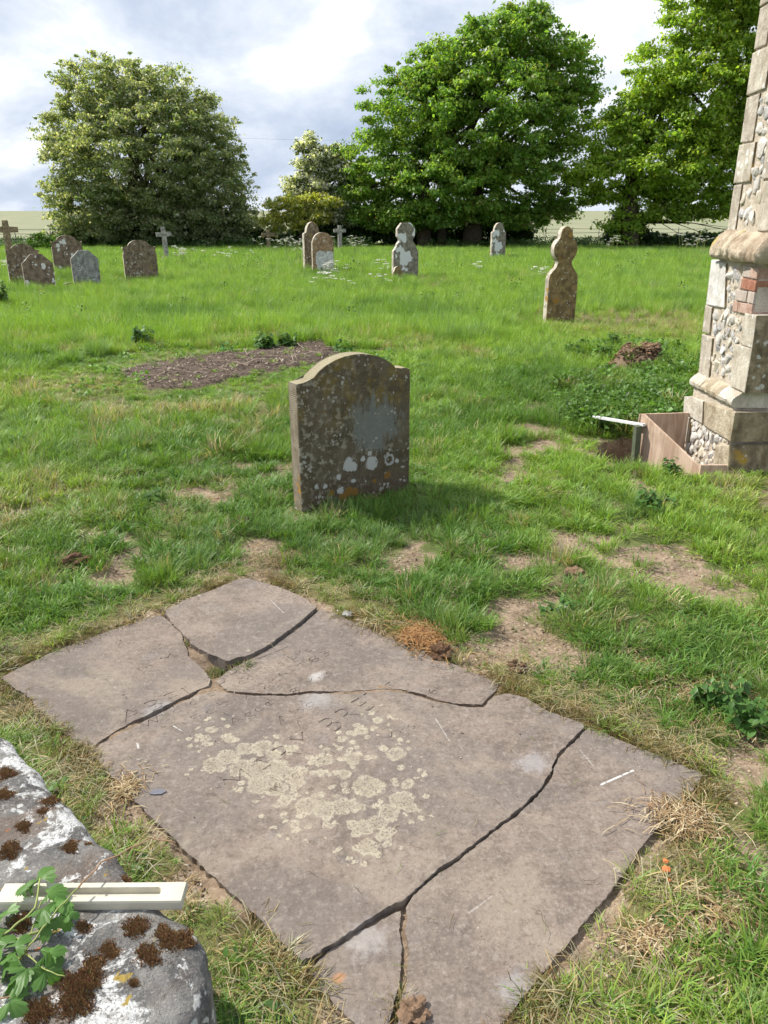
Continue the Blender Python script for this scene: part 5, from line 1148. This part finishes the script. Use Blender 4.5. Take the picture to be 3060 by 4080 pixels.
# ------------------------------------------------------------------ cow parsley
M_UMBEL = leaf_mat('white_umbels', trans=.3, rough=.7, spec=.1, warm=(1, 1, .9)); 
def cow_parsley(label, u, v, h, n, spread, seed, sz=1.0):
    rn = random.Random(seed); p = G(u, v); root = empty('cow_parsley', (p.x, p.y, ground_z(p.x, p.y))); tag(root, label, 'flower', 'cow parsley in flower')
    bag = Bag(); V = []; Q = []
    for i in range(n):
        hh = h * rn.uniform(.65, 1.1); b = Vector((rn.gauss(0, spread * .4), rn.gauss(0, spread * .4), 0)); t = b + Vector((rn.gauss(0, spread * .35), rn.gauss(0, spread * .35), hh)); m = b.lerp(t, .5) + Vector((rn.gauss(0, .03), rn.gauss(0, .03), 0))
        bag.add(tube_np([b, m, t], [.006, .005, .003], 4))
        for k in range(rn.choice([2, 3, 3])):
            e = t + Vector((rn.gauss(0, .07), rn.gauss(0, .07), rn.uniform(-.06, .05))); bag.add(tube_np([m.lerp(t, .7), e], [.003, .002], 3))
            R_ = rn.uniform(.025, .05) * sz
            for q in range(15):
                a = rn.random() * 6.283; rr = R_ * math.sqrt(rn.random()); c = e + Vector((math.cos(a) * rr, math.sin(a) * rr, .012 * math.cos(rr / R_ * 1.5) + rn.uniform(-.004, .004))); s = .011 * sz * rn.uniform(.7, 1.3); th = rn.random() * 3
                ax = Vector((math.cos(th), math.sin(th), rn.uniform(-.4, .4))) * s; ay = Vector((-math.sin(th), math.cos(th), rn.uniform(-.4, .4))) * s; b0 = len(V); V += [tuple(c - ax), tuple(c - ay), tuple(c + ax), tuple(c + ay)]; Q.append((b0, b0 + 1, b0 + 2, b0 + 3))
    bag.build('stems', M_STEM, root); C = np.tile(np.array([.72, .72, .66, 1], np.float32), (len(V), 1)); link('flower_heads', np_mesh('flower_heads', V, Q, dict(col=('FLOAT_COLOR', C))), M_UMBEL, root)
for k, (lab, u, v, h, n, sp) in enumerate([
    ('cow parsley clump right of the leaning cross on its base', 742, 1072, .75, 12, .5), ('cow parsley just in front of the whitened headstone', 1325, 1130, .55, 9, .35), ('cow parsley low in the grass below the whitened headstone', 1325, 1165, .4, 7, .5),
    ('cow parsley standing left of the paired headstones', 1215, 1060, .9, 16, .9), ('cow parsley at the hedge bottom by the small dark cross', 1120, 1035, .9, 16, 1.0), ('cow parsley in shaded grass between dark cross and leaning cross', 900, 1060, .6, 9, .7),
    ('cow parsley between the clover topped stone and the buttress', 2432, 1030, .9, 9, .5), ('tall cow parsley beside the buttress string course', 2745, 1055, 1.25, 9, .6), ('cow parsley spray against the dark hedge near the buttress', 2810, 1040, 1.0, 7, .6),
    ('small cow parsley left of the stepped headstone', 1540, 1105, .45, 5, .3), ('small cow parsley behind the clover topped stone', 2165, 1130, .4, 5, .3), ('cow parsley by the footstone of the stepped headstone', 1530, 1150, .3, 4, .3),
    ('small cow parsley in the grass right of the stepped headstone', 1890, 1100, .4, 4, .25), ('cow parsley at the far left edge by the cross', 20, 1100, .5, 6, .4), ('cow parsley under the hedge behind the small grey cross', 1420, 1030, .9, 12, 1.0)]):
    cow_parsley(lab, u, v, h, n, sp, 300 + k, 1.7)

# ------------------------------------------------------------------ leafy weeds that stand out of the lawn
def leafy(label, u, v, h, n, lz, seed, col=(.075, .165, .035)):
    rn = random.Random(seed); p = G(u, v); root = empty('nettle', (p.x, p.y, ground_z(p.x, p.y))); tag(root, label, 'weed', 'leafy weeds in the lawn')
    bag = Bag(); V = []; Fc = []
    for i in range(n):
        b = Vector((rn.gauss(0, .05), rn.gauss(0, .05), 0)); hh = h * rn.uniform(.5, 1.1); t = b + Vector((rn.gauss(0, .04), rn.gauss(0, .04), hh)); bag.add(tube_np([b, b.lerp(t, .5), t], [.004, .003, .002], 5))
        for k in range(7):
            c = b.lerp(t, .25 + .12 * k); a = rn.random() * 6.283
            for sgn in (0, math.pi):
                R_ = Euler((rn.uniform(-.3, .3), rn.uniform(-.1, .6), a + sgn)).to_matrix(); s = lz * (1.15 - .09 * k) * rn.uniform(.7, 1.2); b0 = len(V)
                for q in [(0, 0, 0), (.25, .30, .05), (.6, .32, .03), (1.1, 0, -.12), (.6, -.32, .03), (.25, -.30, .05), (.5, 0, -.03)]: V.append(tuple(c + R_ @ (Vector(q) * s)))
                Fc += [(b0, b0 + 1, b0 + 6), (b0 + 1, b0 + 2, b0 + 6), (b0 + 2, b0 + 3, b0 + 6), (b0 + 3, b0 + 4, b0 + 6), (b0 + 4, b0 + 5, b0 + 6), (b0 + 5, b0, b0 + 6)]
    bag.build('stems', M_STEM, root); g = np.repeat(np.random.default_rng(seed).uniform(.7, 1.3, (len(V) // 7, 1)), 7, 0); C = np.concatenate([g * np.array(col), np.ones((len(V), 1))], 1)
    link('leaves', np_mesh('leaves', V, np.array(Fc), dict(col=('FLOAT_COLOR', C))), M_WLEAF, root)
for k, a in enumerate([('nettle sprig in front of the triangular plywood sheet', 2690, 1895, .13, 5, .05), ('dark nettle clump in the lawn below the plywood sheet', 2600, 2035, .13, 12, .055), ('nettle clump at the right edge beside the ledger', 2900, 2850, .13, 14, .042),
    ('leafy weed on the far edge of the bare mulch bed', 1060, 1395, .2, 10, .09), ('second leafy weed at the right end of the mulch bed', 1150, 1388, .18, 8, .08), ('thistle clump in the lawn left of the mulch bed', 560, 1380, .3, 14, .09), ('nettle clump at the left edge of the lawn', 10, 1225, .5, 18, .1),
    ('dock leaves in the middle of the left lawn', 600, 2000, .07, 7, .07), ('nettle beside the spoil heap under the buttress', 2440, 1420, .2, 8, .07), ('broad leaf weed under the dark end of the tomb slab', 960, 4060, .05, 4, .03), ('green weed tuft in the turf above the ledger', 2230, 2440, .07, 7, .04)]):
    leafy(*a, 400 + k)

# ------------------------------------------------------------------ spoil, clods, stones, brick crumbs, straw
M_CLOD = plain_mat('crumbly_brown_soil', (.20, .13, .085), .95, 40, .45, 1.0, .01, spec=.1); M_CLODD = plain_mat('dark_turf_root', (.11, .065, .04), .95, 40, .5, 1.0, .01, spec=.1)
M_PEB = plain_mat('pale_pebble', (.46, .40, .33), .8, 40, .3, .3, .003); M_SLATE = plain_mat('blue_slate', (.14, .14, .165), .5, 60, .2, .2, .001); M_BIT = plain_mat('orange_brick_crumb', (.50, .17, .06), .9, 80, .3, .6, .003)
def lump(name, label, u, v, r, mat, seed, cat, group=None, flat=.6, z=0.0, sub=3, rough=.45):
    rn = random.Random(seed); bm = bmesh.new(); bmesh.ops.create_icosphere(bm, subdivisions=sub, radius=1.0); off = Vector((rn.uniform(0, 50), rn.uniform(0, 50), 0))
    for w in bm.verts:
        k = 1 + rough * mnoise.fractal(w.co * 1.6 + off, 1, 2, 4); w.co = Vector((w.co.x * r * k, w.co.y * r * k * rn.uniform(.97, 1.03), w.co.z * r * k * flat))
    p = G(u, v, z); o = link(name, bm_mesh(name, bm), mat); o.location = (p.x, p.y, (ground_z(p.x, p.y) if z == 0 else z) + r * flat * .45); o.rotation_euler.z = rn.random() * 6; tag(o, label, cat, group); return o
for k, (lab, u, v, r, m) in enumerate([('reddish soil clod lying on the lawn left of the nettle', 2290, 2300, .05, 0), ('dark turf clod on the left lawn above the ledger', 300, 2250, .06, 1), ('crumbled soil clod at the bottom end of the ledger', 1650, 4035, .028, 0), ('soil clod at the edge of the ledger by the dark turf cut', 2060, 2660, .035, 1),
        ('long dark turf cut beside the upper right ledger fragment', 1760, 2600, .045, 1), ('torn turf piece beside the wedge fragment', 960, 2090, .05, 1)]):
    lump('soil_clod', lab, u, v, r, [M_CLOD, M_CLODD][m], 500 + k, 'clod', 'soil clods', .55, 0 if k != 2 else .003, 4, .7)
lump('grey_stone', 'small grey stone on the upper right edge of the ledger', 1388, 2447, .024, M_S['grey'], 520, 'stone'); lump('grey_stone', 'pale stone showing in the turf right of the ledger', 2555, 2510, .02, M_PEB, 521, 'stone')
for k, (lab, u, v, r) in enumerate([('largest orange brick crumb in the grass right of the ledger', 2655, 3465, .0095), ('orange brick crumb just above the largest one', 2652, 3432, .007), ('tiny orange brick crumb just below the largest one', 2664, 3508, .0045)]):
    lump('brick_crumb', lab, u, v, r, M_BIT, 530 + k, 'brick crumb', 'brick crumbs', .5, .012)
pc = G(630, 3157, .0085); o = prism('slate_chip', refine([(-.024, -.006), (-.01, -.012), (.012, -.010), (.024, .002), (.008, .012), (-.014, .011)], .006, .001, random.Random(2)), 0, .003, M_SLATE, None, .0005, axis='Z'); o.location = pc; tag(o, 'blue grey slate chip lying on the central ledger fragment', 'slate chip')
def straw_stuff(name, label, pts, l0, l1, w, cols, seed, zoff, rise=.004):
    rn = np.random.default_rng(seed); n = len(pts); th = rn.random(n) * 6.283; L = rn.uniform(l0, l1, n); d = np.stack([np.cos(th), np.sin(th), np.zeros(n)], 1); s = np.stack([-np.sin(th), np.cos(th), np.zeros(n)], 1) * w
    b = pts + np.array([0, 0, zoff]); bend = s / w * (L * rn.normal(0, .15, n))[:, None]; up = np.array([0, 0, 1]) * (rn.random(n) * rise)[:, None]
    m = b + d * (L * .5)[:, None] + bend + up; e = b + d * L[:, None] + up * .6
    V = np.stack([b - s, b + s, m + s, m - s, e + s * .4, e - s * .4], 1).reshape(-1, 3); i = np.arange(n)[:, None] * 6; Q = np.concatenate([i + np.array([[0, 1, 2, 3]]), i + np.array([[3, 2, 4, 5]])])
    c = np.array(cols)[rn.integers(0, len(cols), n)] * rn.uniform(.7, 1.25, (n, 1)); C = np.repeat(np.concatenate([c, np.ones((n, 1))], 1)[:, None], 6, 1).reshape(-1, 4)
    o = link(name, np_mesh(name, V, Q, dict(col=('FLOAT_COLOR', C))), M_MOSS); tag(o, label, None, kind='stuff'); return o
def rand_in(poly, n, seed, inset=0.0):
    rn = np.random.default_rng(seed); P = np.array(poly); x = rn.uniform(P[:, 0].min(), P[:, 0].max(), n * 4); y = rn.uniform(P[:, 1].min(), P[:, 1].max(), n * 4); d = dist_poly(x, y, poly); k = d < -inset; return x[k][:n], y[k][:n]
x, y = rand_in(LEDGER, 110, 1, .02); straw_stuff('grass_clippings', 'stray grass clippings and bits of straw on the ledger', np.stack([x, y, np.full(len(x), .0)], 1), .012, .05, .0007, [(.12, .10, .05), (.30, .26, .15), (.12, .15, .04), (.06, .045, .03), (.06, .045, .03)], 2, .0115)
x, y = rand_in(MULCH, 1500, 3); straw_stuff('mulch_chips', 'dark bark chips and dead stalks on the bare grave bed', np.stack([x, y, height(x, y)], 1), .02, .09, .006, [(.09, .065, .05), (.17, .13, .10), (.32, .27, .21), (.06, .045, .035)], 4, .006, .02)
x, y = rand_in(MULCH, 22, 13); straw_stuff('dead_stalks', 'pale dead stalks strewn across the bare grave bed', np.stack([x, y, height(x, y)], 1), .25, .7, .006, [(.26, .20, .15), (.36, .30, .23), (.16, .11, .08)], 14, .02, .06)
def crumbs(name, label, pts, r0, r1, cols, seed, mat):
    rn = np.random.default_rng(seed); n = len(pts); T4 = np.array([(1, 1, 1), (1, -1, -1), (-1, 1, -1), (-1, -1, 1), (0, 0, 1.3), (0, 0, -1.3)]) * .7; Fx = np.array([(0, 1, 4), (1, 3, 4), (3, 2, 4), (2, 0, 4), (1, 0, 5), (3, 1, 5), (2, 3, 5), (0, 2, 5)])
    s = rn.uniform(r0, r1, n) * rn.random(n) ** .6; th = rn.random(n) * 6.283; base = T4[None] * (1 + rn.normal(0, .25, (n, 6, 3))); ca, sa = np.cos(th)[:, None], np.sin(th)[:, None]
    V = np.stack([base[..., 0] * ca - base[..., 1] * sa, base[..., 0] * sa + base[..., 1] * ca, base[..., 2] * .7], -1) * s[:, None, None] + pts[:, None]; i = np.arange(n)[:, None, None] * 6
    c = np.array(cols)[rn.integers(0, len(cols), n)] * rn.uniform(.75, 1.25, (n, 1)); C = np.repeat(np.concatenate([c, np.ones((n, 1))], 1)[:, None], 6, 1).reshape(-1, 4)
    o = link(name, np_mesh(name, V.reshape(-1, 3), (Fx[None] + i).reshape(-1, 3), dict(col=('FLOAT_COLOR', C))), mat); tag(o, label, None, kind='stuff')
def soil_pts(n, seed, y0, y1, thr):
    rn = np.random.default_rng(seed); y = rn.uniform(y0, y1, n); x = rn.uniform(-1, 1, n) * (.55 * y + .6); m = masks(x, y); k = (m[0] > thr) & (m[6] > .005) & (m[3] < .2); return np.stack([x[k], y[k], height(x[k], y[k])], 1)
crumbs('soil_crumbs', 'loose soil crumbs and small pebbles on the bare patches', soil_pts(60000, 5, 1.0, 6.5, .4), .002, .011, [(.24, .17, .115), (.33, .25, .18), (.16, .11, .075), (.38, .32, .25)], 6, M_MOSS)
rn = np.random.default_rng(8); hp = G(2530, 1478); hx = hp.x + rn.normal(0, .22, 1600); hy = hp.y + rn.normal(0, .16, 1600); hm = masks(hx, hy)[5] > .25
crumbs('spoil_crumbs', 'crumbly brown earth on the spoil heap beside the buttress', np.stack([hx[hm], hy[hm], height(hx[hm], hy[hm])], 1), .008, .032, [(.17, .105, .065), (.24, .16, .105), (.12, .075, .048)], 9, M_MOSS)
x, y = rand_in(LEDGER, 420, 21, .01); k = fbm(x * 2.5, y * 2.5, 91, 3) > .5; crumbs('slab_grit', 'specks of grit and soil scattered over the ledger', np.stack([x[k], y[k], np.full(k.sum(), .010)], 1), .001, .0042, [(.13, .09, .065), (.22, .16, .12), (.5, .46, .4)], 22, M_MOSS)
# dead grass bundle in the near turf on the right
def dead_tuft(label, u, v, r, n, seed, cols):
    p = G(u, v); rn = np.random.default_rng(seed); th = rn.random(n) * 6.283; ph = rn.uniform(1.15, 1.56, n); R_ = r * rn.uniform(.25, .8, n); a = rn.random(n) * 6.283
    c0 = np.stack([np.cos(a), np.sin(a), np.zeros(n)], 1) * (r * np.abs(rn.normal(0, .6, n)) * (1 + .4 * np.sin(a * 2 + seed)))[:, None]; c0[:, 2] += .012 * rn.random(n); d = np.stack([np.cos(th) * np.sin(ph), np.sin(th) * np.sin(ph), np.cos(ph) * .8], 1)
    pts = [c0, c0 + d * (R_ * .6)[:, None], c0 + d * (R_ * 1.0)[:, None] + np.array([0, 0, -1]) * (R_ * .35)[:, None]]; s = np.stack([-np.sin(th), np.cos(th), np.zeros(n)], 1) * .0011
    V = np.stack([pts[0] - s, pts[0] + s, pts[1] + s, pts[1] - s, pts[2] + s * .4, pts[2] - s * .4], 1).reshape(-1, 3); V[:, 2] = np.maximum(V[:, 2], .002); i = np.arange(n)[:, None] * 6; Q = np.concatenate([i + np.array([[0, 1, 2, 3]]), i + np.array([[3, 2, 4, 5]])])
    c = np.array(cols)[rn.integers(0, len(cols), n)] * rn.uniform(.7, 1.25, (n, 1)); C = np.repeat(np.concatenate([c, np.ones((n, 1))], 1)[:, None], 6, 1).reshape(-1, 4)
    o = link('dead_grass_tuft', np_mesh('dead_grass_tuft', V, Q, dict(col=('FLOAT_COLOR', C))), M_MOSS); o.location = (p.x, p.y, ground_z(p.x, p.y) + .01); tag(o, label, 'dead grass', 'tufts of dead grass')
DG = [(.36, .27, .15), (.28, .19, .10), (.20, .12, .06), (.45, .37, .24)]
dead_tuft('matted tuft of dead straw in the turf at the lower right', 2600, 3760, .06, 500, 1, DG); dead_tuft('straw mat of cut grass at the right corner of the ledger', 2720, 3270, .09, 700, 2, DG); dead_tuft('patch of brown raked grass on the right lawn', 2840, 2790, .16, 900, 3, DG)
dead_tuft('brown cut turf fringe beside the upper right ledger fragment', 1680, 2545, .10, 900, 4, [(.30, .15, .06), (.22, .11, .05), (.36, .22, .10)]); dead_tuft('brown cut turf end at the left edge of the ledger', 500, 3150, .06, 600, 5, DG); dead_tuft('pale raked straw on the turf at the lower right edge', 2860, 3620, .13, 500, 6, DG)
dead_tuft('heap of clippings by the head of the ledger', 1130, 2230, .12, 700, 7, [(.16, .14, .06), (.24, .18, .10), (.14, .10, .06)])
